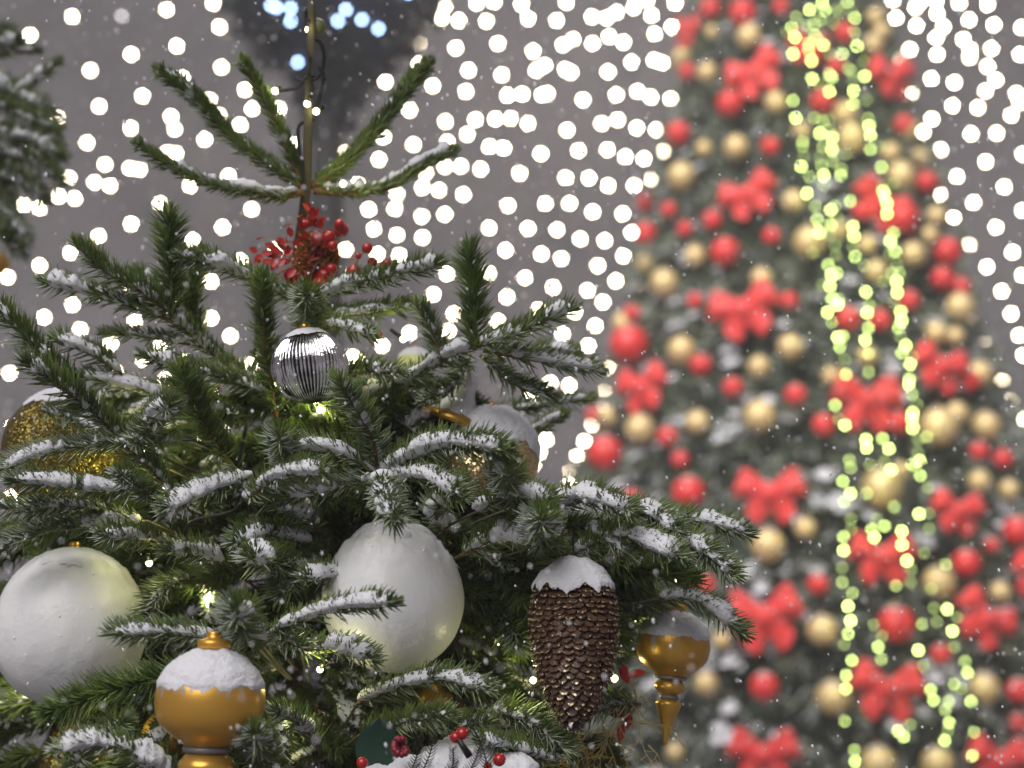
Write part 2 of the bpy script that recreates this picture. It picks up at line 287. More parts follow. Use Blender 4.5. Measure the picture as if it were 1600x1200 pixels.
# pts, d0, d1, needle px, snow, extras
SH = [
 ([(478,298),(440,306),(380,300),(320,285),(270,262),(216,228)],1.74,1.66,20,1.0,dict(alpha=42,dens=7,stem=4.5,wsn=8,bud=9)),
 ([(475,295),(430,265),(360,215),(310,160),(250,114)],1.74,1.70,25,.9,dict(alpha=42,dens=7,stem=4,wsn=7,bud=10)),
 ([(475,290),(452,240),(420,170),(380,98)],1.74,1.70,23,.5,dict(alpha=42,dens=4.6,stem=3.6,wsn=6,bud=9)),
 ([(485,292),(540,255),(600,190),(640,135),(668,104)],1.74,1.72,25,.9,dict(alpha=42,dens=7,stem=4,wsn=7,bud=10)),
 ([(490,298),(560,300),(610,290),(660,260),(708,237)],1.74,1.74,19,1.1,dict(alpha=42,dens=7,stem=4.5,wsn=8,bud=8)),
 ([(450,650),(400,602),(340,560),(300,525),(268,492)],1.74,1.62,25,1.0,{}),
 ([(268,495),(266,420),(262,338)],1.62,1.60,34,.0,dict(dens=2.3,alpha=60)),
 ([(268,492),(220,455),(165,425),(122,386)],1.62,1.56,30,1.0,{}),
 ([(264,500),(200,477),(130,455),(72,441)],1.62,1.60,26,1.3,{}),
 ([(297,538),(230,526),(163,521)],1.64,1.63,20,1.2,{}),
 ([(312,540),(300,470),(312,395)],1.68,1.68,26,.0,{}),
 ([(475,478),(410,445),(345,416),(282,402)],1.70,1.60,28,1.0,{}),
 ([(300,480),(262,450),(212,425)],1.72,1.70,22,1.7,{}),
 ([(432,650),(418,570),(412,500),(408,432)],1.66,1.58,27,.3,dict(dens=2.5)),
 ([(470,480),(540,448),(610,432),(684,412)],1.70,1.60,27,1.3,{}),
 ([(490,500),(550,492),(600,486),(645,480)],1.70,1.64,24,1.6,{}),
 ([(480,512),(530,510),(580,526)],1.68,1.62,24,1.8,{}),
 ([(482,520),(480,488),(478,462)],1.66,1.54,32,1.0,dict(dens=3.6)),
 ([(470,665),(560,628),(630,597),(685,565),(740,540)],1.72,1.60,24,1.9,{}),
 ([(738,544),(800,525),(850,502),(890,484)],1.60,1.58,30,1.2,{}),
 ([(742,548),(740,470),(735,392)],1.60,1.60,34,.0,dict(dens=2.3,alpha=60)),
 ([(690,568),(680,530),(652,478)],1.62,1.60,26,.6,{}),
 ([(755,548),(830,562),(930,580)],1.62,1.62,28,1.7,{}),
 ([(800,560),(850,547),(900,552)],1.75,1.75,20,1.5,{}),
 ([(700,690),(770,650),(840,636),(918,624)],1.84,1.80,22,1.8,{}),
 ([(760,700),(830,676),(880,650)],1.84,1.78,20,1.9,{}),
 ([(750,555),(800,598),(856,620)],1.66,1.64,27,.6,{}),
 ([(735,555),(712,600),(668,625)],1.70,1.64,26,.6,{}),
 ([(500,596),(570,580),(622,584)],1.66,1.60,26,1.3,{}),
 ([(640,600),(600,640),(560,650)],1.72,1.70,26,.3,{}),
 ([(600,690),(640,650),(690,640)],1.76,1.74,30,.6,{}),
 ([(420,620),(350,592),(290,575),(226,558)],1.66,1.58,27,1.2,{}),
 ([(378,738),(330,680),(300,622),(282,580)],1.62,1.52,32,.3,dict(dens=2.5)),
 ([(268,772),(235,735),(200,697),(150,650),(95,605),(42,568)],1.60,1.48,34,.7,dict(dens=2.5)),
 ([(190,585),(140,552),(88,532)],1.62,1.60,26,2.0,{}),
 ([(130,615),(60,550),(-6,480)],1.62,1.60,32,1.0,{}),
 ([(300,640),(210,608),(124,588)],1.64,1.62,26,2.0,{}),
 ([(205,705),(235,665),(266,632)],1.54,1.46,32,1.2,dict(dens=3.4)),
 ([(205,692),(120,700),(60,712),(2,738)],1.54,1.50,30,1.8,{}),
 ([(235,768),(150,765),(80,757),(20,752)],1.54,1.48,28,1.9,{}),
 ([(250,790),(215,760),(186,742)],1.54,1.46,27,1.8,dict(dens=2.5)),
 ([(395,745),(320,768),(260,796)],1.54,1.46,32,2.1,{}),
 ([(385,782),(440,745),(504,738)],1.52,1.44,30,2.0,{}),
 ([(455,740),(446,712),(436,682)],1.56,1.46,32,1.6,dict(dens=3.4)),
 ([(592,745),(540,712),(485,700),(448,708)],1.52,1.50,30,1.9,{}),
 ([(592,748),(582,690),(556,640),(528,600)],1.52,1.46,33,.6,dict(dens=2.3,alpha=60)),
 ([(595,748),(640,718),(700,696),(786,704)],1.52,1.42,36,2.0,dict(dens=2.5)),
 ([(596,745),(602,780),(618,812)],1.48,1.40,34,1.9,dict(dens=3.4)),
 ([(600,752),(665,745),(722,778)],1.52,1.44,33,2.0,{}),
 ([(590,748),(520,765),(455,776),(405,768)],1.56,1.52,31,.9,{}),
 ([(810,790),(795,762),(788,735)],1.56,1.44,36,1.1,dict(dens=3.6)),
 ([(745,800),(800,775),(862,782)],1.54,1.48,31,2.0,{}),
 ([(850,850),(846,835),(845,812)],1.54,1.42,38,1.5,dict(dens=4)),
 ([(850,800),(910,778),(982,798)],1.54,1.46,33,2.0,dict(dens=2.5)),
 ([(960,812),(1010,800),(1058,832)],1.56,1.50,30,2.1,{}),
 ([(990,812),(1080,812),(1166,834)],1.58,1.54,28,2.0,{}),
 ([(890,868),(970,838),(1062,872)],1.54,1.46,33,2.0,dict(dens=2.5)),
 ([(1035,856),(1085,852),(1142,898)],1.54,1.48,32,2.0,dict(dens=2.5)),
 ([(1030,935),(1092,940),(1158,990)],1.60,1.56,30,2.0,{}),
 ([(860,826),(920,828),(985,866)],1.56,1.50,32,1.7,{}),
 ([(720,868),(780,842),(868,850)],1.56,1.50,31,1.4,{}),
 ([(820,850),(890,872),(970,905),(1020,940)],1.70,1.66,44,.5,dict(dens=2.5)),
 ([(880,850),(960,872),(1030,895),(1075,905)],1.66,1.60,42,.3,dict(dens=2.5)),
 ([(900,850),(960,890),(1005,950)],1.68,1.64,40,.4,dict(dens=2.5)),
 ([(420,992),(480,966),(545,948),(612,944)],1.44,1.36,27,2.0,{}),
 ([(400,1010),(380,985),(370,955)],1.44,1.34,40,2.0,dict(dens=3.6)),
 ([(345,1000),(262,990),(178,992)],1.44,1.38,30,1.9,{}),
 ([(410,1010),(440,1000),(470,1012)],1.46,1.42,30,1.4,{}),
 ([(470,1020),(530,1012),(582,1032)],1.50,1.44,29,1.5,{}),
 ([(560,1098),(640,1070),(700,1062),(762,1080)],1.50,1.44,31,1.9,{}),
 ([(330,1050),(250,1062),(170,1082),(80,1114)],1.52,1.44,38,.0,dict(dens=2.5)),
 ([(300,1235),(230,1190),(165,1162),(92,1172)],1.44,1.38,32,1.5,{}),
 ([(420,1200),(404,1170),(398,1146)],1.42,1.33,34,1.8,dict(dens=3.4)),
 ([(500,1170),(468,1130),(432,1112)],1.50,1.46,30,1.2,{}),
 ([(230,815),(130,822),(60,835),(0,862)],1.60,1.52,30,1.2,{}),
 ([(150,800),(70,800),(-5,792)],1.62,1.58,28,1.9,{}),
 ([(260,850),(210,842),(165,838)],1.58,1.50,30,1.9,{}),
 ([(480,850),(420,836),(368,848)],1.60,1.50,32,1.7,dict(dens=2.5)),
 ([(470,900),(430,880),(392,872)],1.58,1.46,34,1.5,dict(dens=2.3,alpha=60)),
 ([(500,830),(470,800),(425,790)],1.60,1.54,30,1.3,{}),
 ([(520,860),(480,880),(440,930)],1.62,1.54,34,.8,{}),
 ([(350,880),(300,860),(262,862)],1.60,1.56,30,1.4,{}),
 ([(540,910),(510,900),(478,905)],1.56,1.50,28,1.8,{}),
 ([(300,900),(250,930),(225,990)],1.62,1.56,32,.6,{}),
 ([(700,830),(680,800),(720,760)],1.62,1.56,32,1.5,{}),
 ([(740,930),(790,960),(810,1010)],1.66,1.60,38,.4,{}),
 ([(760,1110),(830,1130),(880,1170)],1.56,1.50,38,.6,{}),
 ([(1000,1100),(930,1110),(860,1150)],1.60,1.54,34,.6,{}),
 ([(640,1120),(700,1140),(760,1130)],1.56,1.52,32,.8,{}),
 ([(560,1150),(640,1128),(700,1118)],1.50,1.44,30,.5,{}),
 ([(860,1190),(800,1172),(752,1160)],1.52,1.44,30,1.6,{}),
 ([(60,640),(130,660),(178,690)],1.66,1.60,30,.8,{}),
 ([(170,800),(100,790),(48,800)],1.58,1.52,30,.9,{}),
 ([(100,1240),(130,1180),(190,1130)],1.64,1.56,34,.6,{}),
]
for pts, d0, d1, L, sn, ex in SH:
    y0 = pts[0][1]; lk = None
    if y0 > 640 or (pts[0][0] > 440 and pts[0][0] < 520 and y0 > 460):
        lk = trunk_at(min(1150, y0+40))
    shoot(TREE, pts, d0, d1, L, sn, link=lk, **ex)
# inner foliage: countless shoots around the trunk behind the named ones
NV = []; SVl = B(); STl = B(); rg = np.random.default_rng(99); n_fill = 0
def fill(x, y, d, ln, L, drop, snowp):
    global n_fill
    c = trunk_at(y-30); p0 = at(x, y, d); v = p0-c; v[2] = 0; v = norm(v+rg.normal(0, .04, 3)*np.array([1, 1, 0]))
    a = rg.normal(0, .6); v = np.array([v[0]*math.cos(a)-v[1]*math.sin(a), v[0]*math.sin(a)+v[1]*math.cos(a), 0])
    m = ln*d/FP; P = spline([p0-v*m*.5-np.array([0, 0, drop*m*-.3]), p0, p0+v*m*.5+np.array([0, 0, -drop*m*.4])], 12)
    NV.append(needles_geo(P, L*d/FP, 2.3*FP/d, rg, up_bias=.5)); STl.add(*tube(P, 2.2*d/FP, 4))
    if rg.random() < snowp: SVl.add(*snow_geo(P, L*.42*d/FP, L*.34*d/FP, L*.1*d/FP, 1.2, .05, .95, n_fill, step=.005, seg=10))
    n_fill += 1
for i in range(450):
    y = rg.uniform(610, 1330)
    lim = np.interp(y, [610, 760, 860, 1000, 1330], [(250), (330), (500), (520), (640)])
    x = 470+rg.uniform(-1, 1)*lim
    if y < 780 and x > 740: continue
    if y > 950 and x > 940: continue
    edge = abs(x-470)/lim
    d = 1.86-.22*(1-edge*.6)*rg.random()-.02
    fill(x, y, d, rg.uniform(110, 190), rg.uniform(26, 34), rg.uniform(0, .8), .35)
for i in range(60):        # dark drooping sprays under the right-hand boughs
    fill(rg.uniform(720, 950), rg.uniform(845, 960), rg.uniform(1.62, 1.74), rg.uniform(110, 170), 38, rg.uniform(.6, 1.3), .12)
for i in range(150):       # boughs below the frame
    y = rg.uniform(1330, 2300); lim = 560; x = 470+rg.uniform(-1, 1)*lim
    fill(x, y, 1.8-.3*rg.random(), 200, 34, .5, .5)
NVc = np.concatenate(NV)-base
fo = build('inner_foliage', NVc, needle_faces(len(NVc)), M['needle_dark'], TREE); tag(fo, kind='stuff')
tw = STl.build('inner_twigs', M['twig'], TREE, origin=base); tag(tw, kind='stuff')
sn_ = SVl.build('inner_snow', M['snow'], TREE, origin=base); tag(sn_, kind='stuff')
# ================================================================== ORNAMENTS ON THE NEAR TREE
def px(d): return d/FP
def snow_dome(rx, top, bot, prof_r, lump, seed, seg=110, rings=44, rag=.25):
    """snow lying on a body of revolution: prof_r(z)->radius; top/bot z heights; local coords, metres"""
    V = []
    for i in range(rings):
        u = i/(rings-1)
        for j in range(seg):
            a = 2*math.pi*j/seg
            edge = bot+(top-bot)*rag*.5*(fbm((math.cos(a), math.sin(a), 0), 2.2, seed)+.3*fbm((math.cos(a), math.sin(a), 0), 8, seed)+.12*fbm((math.cos(a), math.sin(a), 0), 24, seed))
            z = top+(edge-top)*u; th = lump*(1-u**4)
            r = prof_r(z)*(min(1, u*14)) if u > 0 else 0.0001
            nrm = 1.0; zz = z+th*(1-u)*.9
            p = np.array([math.cos(a)*(r+th*u*.55), math.sin(a)*(r+th*u*.55), zz])
            kf = fbm(p, 55, seed)*.30*lump+fbm(p, 190, seed)*.16*lump+fbm(p, 520, seed)*.10*lump
            p = p+np.array([math.cos(a)*u, math.sin(a)*u, 1-u])*kf*(1-u**6)
            V.append(p)
    F = [[i*seg+j, (i+1)*seg+j, (i+1)*seg+(j+1) % seg, i*seg+(j+1) % seg] for i in range(rings-1) for j in range(seg)]
    F.append(list(range(seg)))
    return np.array(V), F
# materials
k = NT('iced_white_glass')
st = k.noise(22, 5, stretch=(1, 1, .35)); c = k.mix(k.ramp(st, [(.35, (0, 0, 0)), (.7, (1, 1, 1))]), (.86, .86, .88), (.97, .97, .98)); k.color(c).set(Roughness=.34)
k.b.inputs['Subsurface Weight'].default_value = .25; k.b.inputs['Subsurface Radius'].default_value = (.02, .02, .02); k.b.inputs['Subsurface Scale'].default_value = .5
k.bump(k.math('ADD', k.noise(38, 6, stretch=(1, 1, .4)), k.math('MULTIPLY', k.noise(170, 3), .4)), .45, .004); M['ice'] = k.m
k = NT('matt_gold_lacquer')
co = k.n('TexCoord'); sp = k.n('SeparateXYZ'); k.l(co.outputs['Object'], sp.inputs[0])
drip = k.noise(190, 1, stretch=(1, 1, .05)); grain = k.noise(700, 2)
hm = k.n('MapRange'); hm.inputs['From Min'].default_value = -.020; hm.inputs['From Max'].default_value = .014; k.l(sp.outputs['Z'], hm.inputs[0])
fac = k.math('MULTIPLY', k.ramp(k.math('ADD', k.math('MULTIPLY', drip, 1.0), k.math('MULTIPLY', hm.outputs[0], .34)), [(.80, (0, 0, 0)), (.84, (1, 1, 1))]), k.ramp(hm.outputs[0], [(.0, (0, 0, 0)), (.25, (1, 1, 1))]))
fac = k.math('MULTIPLY', fac, k.math('LESS_THAN', sp.outputs['Z'], .032)); fac = k.math('MULTIPLY', fac, k.ramp(grain, [(.30, (.45, .45, .45)), (.6, (1, 1, 1))]))
c = k.mix(fac, k.mix(k.noise(9, 3), (.66, .33, .035), (.80, .46, .09)), (.33, .33, .35)); k.color(c).set(Roughness=.36)
k.l(k.math('SUBTRACT', .62, k.math('MULTIPLY', fac, .5)), k.b.inputs['Metallic']); k.b.inputs['Coat Weight'].default_value = .15; M['gold'] = k.m
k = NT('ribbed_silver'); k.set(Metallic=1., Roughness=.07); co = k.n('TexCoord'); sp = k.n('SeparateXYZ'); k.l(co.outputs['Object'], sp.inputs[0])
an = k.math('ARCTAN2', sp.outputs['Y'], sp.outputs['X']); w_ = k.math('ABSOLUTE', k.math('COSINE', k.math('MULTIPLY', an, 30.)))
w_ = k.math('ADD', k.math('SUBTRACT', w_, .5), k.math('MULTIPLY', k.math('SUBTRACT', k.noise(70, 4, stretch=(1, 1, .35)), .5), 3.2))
k.color(k.ramp(k.math('ADD', w_, .5), [(.30, (.05, .05, .065)), (.55, (.6, .6, .64)), (.72, (1, 1, 1))])); k.bump(k.noise(90, 3), .5, .003); M['silver'] = k.m  # dark grooves and bright crests: reflection contrast painted into the silver colour
def m_glitter(name, a, b_, scale):
    k = NT(name); v = k.n('TexVoronoi', Scale=scale); cc = k.n('TexCoord'); k.l(cc.outputs['Object'], v.inputs['Vector'])
    s2 = k.n('SeparateColor'); k.l(v.outputs['Color'], s2.inputs[0])
    k.color(k.mix(s2.outputs[0], a, b_)).set(Metallic=.85, Roughness=.35)
    gn = k.n('NewGeometry'); vm = k.n('VectorMath', operation='SUBTRACT'); k.l(v.outputs['Color'], vm.inputs[0]); vm.inputs[1].default_value = (.5, .5, .5)
    sc = k.n('VectorMath', operation='SCALE'); k.l(vm.outputs[0], sc.inputs[0]); sc.inputs['Scale'].default_value = 1.1
    ad = k.n('VectorMath', operation='ADD'); k.l(gn.outputs['Normal'], ad.inputs[0]); k.l(sc.outputs[0], ad.inputs[1])
    nm = k.n('VectorMath', operation='NORMALIZE'); k.l(ad.outputs[0], nm.inputs[0]); k.l(nm.outputs[0], k.b.inputs['Normal'])
    return k.m
M['glitter'] = m_glitter('gold_glitter', (.06, .04, .007), (.34, .26, .06), 650)
M['champagne'] = m_glitter('champagne_glitter', (.45, .33, .14), (.95, .75, .42), 500)
def ice_ball(cx, cy, r, d, label, seed, capk):
    s = px(d); o = empty('ice_ball', at(cx, cy, d), label, 'bauble', 'frosted white balls on the near tree')
    R = r*s; b = B(); V, F = ball((0, 0, 0), R, 96, 64)
    VV = []
    for p in V:
        n_ = p/np.linalg.norm(p); u = n_[2]
        k1 = fbm(p*np.array([1, 1, .45]), 14, seed)*.018+fbm(p*np.array([1, 1, .5]), 60, seed)*.006
        crust = min(1, max(0, u-.38-.12*fbm(p*np.array([1, 1, .3]), 16, seed+9))/.30); k2 = crust*max(-.004, .030+.055*fbm(p, 48, seed+5)+.022*fbm(p, 150, seed+2))
        VV.append(p*(1+k1+k2*capk)*np.array([1, 1, 1.03]))
    b.add(VV, F); b.build('ball', M['ice'], o)
    c = B(); c.add(*snow_dome(R, R*1.04, R*.84, lambda z: math.sqrt(max(1e-8, (R*1.05)**2-min(z, R*1.045)**2))-R*.02, R*.10*capk, seed, rag=.9)); c.build('snow', M['snow'], o)
    h = B(); h.add(*lathe([(R*1.16, R*.07), (R*1.0, R*.09)], 20)); h.build('cap', M['goldplain'], o)
    return o
ice_ball(614, 936, 111, 1.57, 'large icy white ball, rough snow on its shoulders, under the central snowy shoots', 3, 1.0)
ice_ball(110, 983, 117, 1.62, 'large smooth frosted white ball at the left edge, greyer and partly cut off', 11, .55)
GOLDP = [(100,11),(90,13),(86,25),(80,26),(75,25),(70,17),(65,18),(61,30),(52,50),(38,68),(20,80),(0,85),(-20,84),(-37,79),(-51,68),(-62,53),(-70,40),(-76,34)]
def onion(cx, cy, k_, d, tilt, label, seed, spindle):
    s = px(d)*k_; o = empty('onion_ornament', at(cx, cy, d), label, 'ornament', 'gold onion-shaped ornaments', rot=(0, tilt, 0))
    b = B(); b.add(*lathe([(z*s, r*s) for z, r in smoothprof(GOLDP, 60)], 64)); b.build('body', M['gold'], o)
    def pr(z):
        zz = [q[0]*s for q in GOLDP][::-1]; rr_ = [q[1]*s for q in GOLDP][::-1]; return float(np.interp(z, zz, rr_))+1*s
    c = B(); c.add(*snow_dome(0, 66*s, 14*s, pr, 11*s, seed, rag=.35)); c.build('snow', M['snow'], o)
    for z0, z1, r in spindle['rings']:
        t = B(); zz = [(z0, r*.8), (z0-(z0-z1)*.25, r), (z0-(z0-z1)*.75, r), (z1, r*.8)]
        t.add(*lathe([(z*s, q*s) for z, q in smoothprof(zz, 12)], 40)); t.build('collar', M['greyglit'], o)
    t = B(); t.add(*lathe([(z*s, q*s) for z, q in smoothprof(spindle['low'], 40)], 40)); t.build('spindle', M['gold_low'], o)
    return o
k = NT('gold_spindle_lacquer'); k.color(k.mix(k.noise(30, 3), (.62, .32, .04), (.82, .50, .11))).set(Metallic=.62, Roughness=.3); M['gold_low'] = k.m
onion(329, 1088, 1.0, 1.36, .03, 'large gold onion ornament with snow cap, front left under a snowy tip', 21,
      dict(rings=[(-74,-86,37),(-132,-142,22)], low=[(-84,28),(-92,36),(-104,43),(-118,38),(-130,24),(-142,20),(-150,30),(-170,26),(-210,12),(-250,3)]))
onion(1052, 1004, .68, 1.66, .10, 'smaller gold onion ornament with thin spindle, right end of the near tree', 27,
      dict(rings=[(-74,-84,37),(-118,-128,22)], low=[(-84,26),(-92,32),(-101,35),(-110,30),(-118,18),(-128,18),(-134,28),(-150,26),(-185,14),(-230,4)]))
# pine cone ornament
def pine_cone(cx, cy, d, s_, label):
    s = px(d)*s_; o = empty('pine_cone', at(cx, cy, d), label, 'ornament')
    prof = np.array([(128,4),(120,22),(108,42),(92,56),(70,64),(40,68),(10,67),(-20,63),(-50,55),(-78,44),(-100,33),(-118,21),(-130,8)], float)
    zs = prof[::-1, 0]; rs = prof[::-1, 1]
    core = B(); core.add(*lathe([(z*s, r*s*.86) for z, r in prof], 40)); core.build('core', M['cone_core'], o)
    b = B(); n = 760; ga = math.pi*(3-math.sqrt(5))
    ph_ = 0
    # area-even spiral
    z_ = np.linspace(126, -130, 2000); r_ = np.interp(z_, zs, rs); A = np.cumsum(r_+4); A = A/A[-1]
    cells = []; zz = 124.0; row = 0
    while zz > -131:
        rr0 = float(np.interp(zz, zs, rs)); nc = max(5, int(2*math.pi*rr0/17.5)); off = random.random()
        for q in range(nc): cells.append((zz+random.uniform(-1.1, 1.1)+1.4*math.sin(q*.9+row*.5), rr0+random.uniform(-1, 1.6), 2*math.pi*(q+off+random.uniform(-.1, .1))/nc))
        zz -= 8.6*(.62+.38*min(1, rr0/50)); row += 1
    for z, r, th in cells:
        dr = (np.interp(z+4, zs, rs)-np.interp(z-4, zs, rs))/8
        out = np.array([math.cos(th), math.sin(th), 0]); tng = np.array([-math.sin(th), math.cos(th), 0]); dn = norm(np.array([out[0]*-dr, out[1]*-dr, -1.0])); nr = norm(np.array([out[0], out[1], -dr*-1*-1])); nr = norm(out-dn*np.dot(out, dn))
        w = 10.6*(.5+.5*min(1, r/50)); l = 13.5*(.6+.4*min(1, r/45)); jit = random.uniform(-.12, .12)
        p = out*r+np.array([0, 0, z]); tl = random.uniform(-.12, .12); tng = norm(tng+dn*tl); lj = random.uniform(.85, 1.15)
        V = []; rows = [(-.5, .70, -7), (-.05, 1.0, -1.5), (.30, .95, 2.2), (.50, .74, 5.0)]
        for v, ww, h in rows:
            for u in (-1, -.5, 0, .5, 1):
                hh = h*lj-3.2*u*u+random.uniform(-.6, .6)
                vv = v-((.34 if v > .4 else .2)*u*u if v > .2 else 0)
                V.append((p+dn*l*vv+tng*w*ww*u*(1+jit)+nr*hh)*s)
        for v, ww, h in [(.56, .72, 2.0), (-.1, .8, -5)]:
            for u in (-1, -.5, 0, .5, 1): V.append((p+dn*l*(v-(.16*u*u if v > .3 else 0))+tng*w*ww*u*(1+jit)+nr*(h-2.2*u*u))*s)
        F = [[r0*5+q, r0*5+q+1, r0*5+q+6, r0*5+q+5] for r0 in range(5) for q in range(4)]
        nn = b.n; b.V.append(np.array(V)); b.n += 30
        for fi, f in enumerate(F):
            b.F.append([q+nn for q in f]); b.M.append(1 if ((fi//4 == 3 and random.random() < .9) or (fi//4 == 2 and random.random() < .25)) else 0)
    b.build('scales', [M['cone'], M['cone_edge']], o, smooth=False)
    def pr(z): return float(np.interp(z, zs*s, rs*s))+6*s
    c = B(); c.add(*snow_dome(0, 126*s, 86*s, pr, 11*s, 5, rag=.7)); c.build('snow', M['snow'], o)
    h = B(); h.add(*tube(spline([(0, 0, 120*s), (0, .004, 150*s), (0, .006, 185*s)], 6), 1.4*s)); h.build('hanging_cord', M['cable'], o)
k = NT('brown_cone_scale'); k.color(k.mix(k.noise(220, 3), (.040, .017, .009), (.13, .060, .032))).set(Roughness=.5); M['cone'] = k.m
k = NT('gilded_scale_edge'); f = k.noise(330, 4); k.color(k.mix(k.ramp(f, [(.40, (0, 0, 0)), (.60, (1, 1, 1))]), (.06, .026, .014), (.92, .72, .46))).set(Roughness=.3, Metallic=.25); M['cone_edge'] = k.m
M['cone_core'] = m_plain('cone_core', (.02, .009, .005), .8)
pine_cone(897, 1006, 1.50, 1.0, 'long brown pine cone ornament with gilded scale edges and a snow cap')
# ribbed silver ball
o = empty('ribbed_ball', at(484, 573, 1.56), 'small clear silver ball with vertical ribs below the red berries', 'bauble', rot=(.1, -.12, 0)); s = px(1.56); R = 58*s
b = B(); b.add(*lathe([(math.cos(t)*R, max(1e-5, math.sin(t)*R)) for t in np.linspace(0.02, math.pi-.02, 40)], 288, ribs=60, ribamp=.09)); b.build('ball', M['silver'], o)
c = B(); c.add(*snow_dome(0, R*1.0, R*.84, lambda z: math.sqrt(max(1e-8, (R*1.03)**2-min(z, R*1.02)**2)), R*.05, 8, rag=.8)); c.build('snow', M['snow'], o)
b = B(); b.add(*lathe([(R*1.2, R*.08), (R*1.15, R*.14), (R*.97, R*.16)], 20)); b.build('cap', M['goldplain'], o)
def simple_ball(name, cx, cy, r, d, mat, label, seed, cap=.72, group=None, lump=.10):
    s = px(d); o = empty(name, at(cx, cy, d), label, 'bauble', group); R = r*s
    b = B(); b.add(*ball((0, 0, 0), R, 64, 40)); b.build('ball', mat, o)
    if cap is not None:
        c = B(); c.add(*snow_dome(0, R*1.0, R*cap, lambda z: math.sqrt(max(1e-8, (R*1.01)**2-min(z, R*1.0)**2)), R*lump, seed, rag=.5)); c.build('snow', M['snow'], o)
    b = B(); b.add(*lathe([(R*1.2, R*.07), (R*1.14, R*.12), (R*.97, R*.13)], 20)); b.build('cap', M['goldplain'], o)
    return o
simple_ball('glitter_ball', 104, 706, 98, 1.74, M['glitter'], 'large gold glitter ball behind the left branches', 31, .72, lump=.05)
simple_ball('glitter_ball', 140, 1196, 80, 1.80, M['glitter'], 'dark gold glitter ball low at the left, below the frosted ball', 33, None)
simple_ball('champagne_ball', 768, 716, 74, 1.70, M['champagne'], 'champagne gold ball under thick snow behind the right-hand branches', 35, .10, lump=.16)
simple_ball('pale_ball', 648, 575, 31, 1.85, m_plain('pale_yellow_shell', (.62, .66, .28), .4), 'small pale yellow ball with snow behind the right-hand bough', 36, .5)
simple_ball('gold_ball', 262, 1150, 40, 1.76, M['gold_low'], 'small plain gold ball in shade beside the big gold onion', 37, None)
simple_ball('gold_ball', 492, 1150, 40, 1.74, M['glitter'], 'glittering gold ball in shade beside the holly leaf', 39, None)
simple_ball('gold_ball', 690, 1105, 50, 1.76, M['gold_low'], 'shaded gold ball behind the snowy berry decoration', 41, None)
simple_ball('leader_ball', 496, 42, 13, 1.72, m_plain('olive_shell', (.16, .19, .07), .3), 'tiny olive ball near the tip of the leader', 42, .6)
# bell with gold brim behind the right bough
o = empty('bell', at(716, 640, 1.70), 'snow covered bell with gold brim behind the right-hand bough', 'bell', rot=(0, .35, 0)); s = px(1.70)
b = B(); b.add(*lathe([(z*s, r*s) for z, r in smoothprof([(62,5),(50,10),(30,14),(10,22),(-6,34),(-16,48)], 24)], 40)); b.build('body', M['champagne'], o)
b = B(); b.add(*lathe([(z*s, r*s) for z, r in smoothprof([(-12,47),(-16,52),(-23,54),(-28,50),(-24,42)], 16)], 40)); b.build('brim', M['goldplain'], o)
b = B(); b.add(*snow_dome(0, 60*s, -12*s, lambda z: float(np.interp(z, [-16*s, -6*s, 10*s, 30*s, 50*s, 62*s], [48*s, 34*s, 22*s, 14*s, 10*s, 5*s]))+1*s, 6*s, 44, rag=.2)); b.build('snow', M['snow'], o)
# berries
def leaf(b, p, dirv, ln, wd, seed=0, m=0):
    dirv = norm(np.array(dirv, float)); sd = norm(np.cross(dirv, np.array([.2, -1, .3]))); up = np.cross(sd, dirv); V = []
    for i, u in enumerate(np.linspace(0, 1, 8)):
        w = wd*math.sin(math.pi*min(1, u*.92+.06))**.8*(1+.2*(i % 2))
        c = np.array(p)+dirv*ln*u+up*ln*.18*u*u
        V += [c-sd*w+up*w*.35, c, c+sd*w+up*w*.35]
    F = [[i*3+q, i*3+q+1, i*3+q+4, i*3+q+3] for i in range(7) for q in range(2)]
    V = np.array(V); V2 = V-up*.0006
    b.add(np.vstack([V, V2]), F+[[q+24 for q in f][::-1] for f in F], m)
def berry_sprig(name, label, d, berries, stems, extra=None, bm=None):
    org = at(*berries[0][:2], d); o = empty(name, org, label, 'berries'); s = px(d)
    for x, y, r in berries:
        p = at(x, y, d+random.uniform(-.015, .015)); b = B(); b.add(*ball((0, 0, 0), r*s, 20, 14)); b.add(*lathe([(-r*s*.93, r*s*.22), (-r*s*1.06, r*s*.1)], 8), 1)
        q = b.build('berry', [bm or M['berry'], M['cable']], o); q.location = tuple(p-org); q.rotation_euler = (random.uniform(-1, 1), random.uniform(-1, 1), 0)
    b = B()
    for st_ in stems: b.add(*tube(spline([at(x, y, d+.005) for x, y in st_], 8), .9*s, 5))
    b.build('stems', M['berrystem'], o, origin=org)
    return o, org
M['berrystem'] = m_plain('red_stem', (.20, .03, .03), .6)
o, org = berry_sprig('berry_sprig', 'red berry sprig with red leaves around the trunk below the top whorl', 1.70,
    [(508,432,14),(512,371,12),(533,359,12),(502,393,11),(496,374,11),(455,432,13),(500,445,13),(490,405,8),(520,384,8),(476,350,8),(530,350,8),(518,420,9)],
    [[(480,420),(495,390),(512,371)],[(480,420),(520,380),(533,359)],[(480,430),(500,410),(502,393)],[(475,440),(462,436),(455,432)],[(480,440),(500,440),(508,432)]])
b = B()
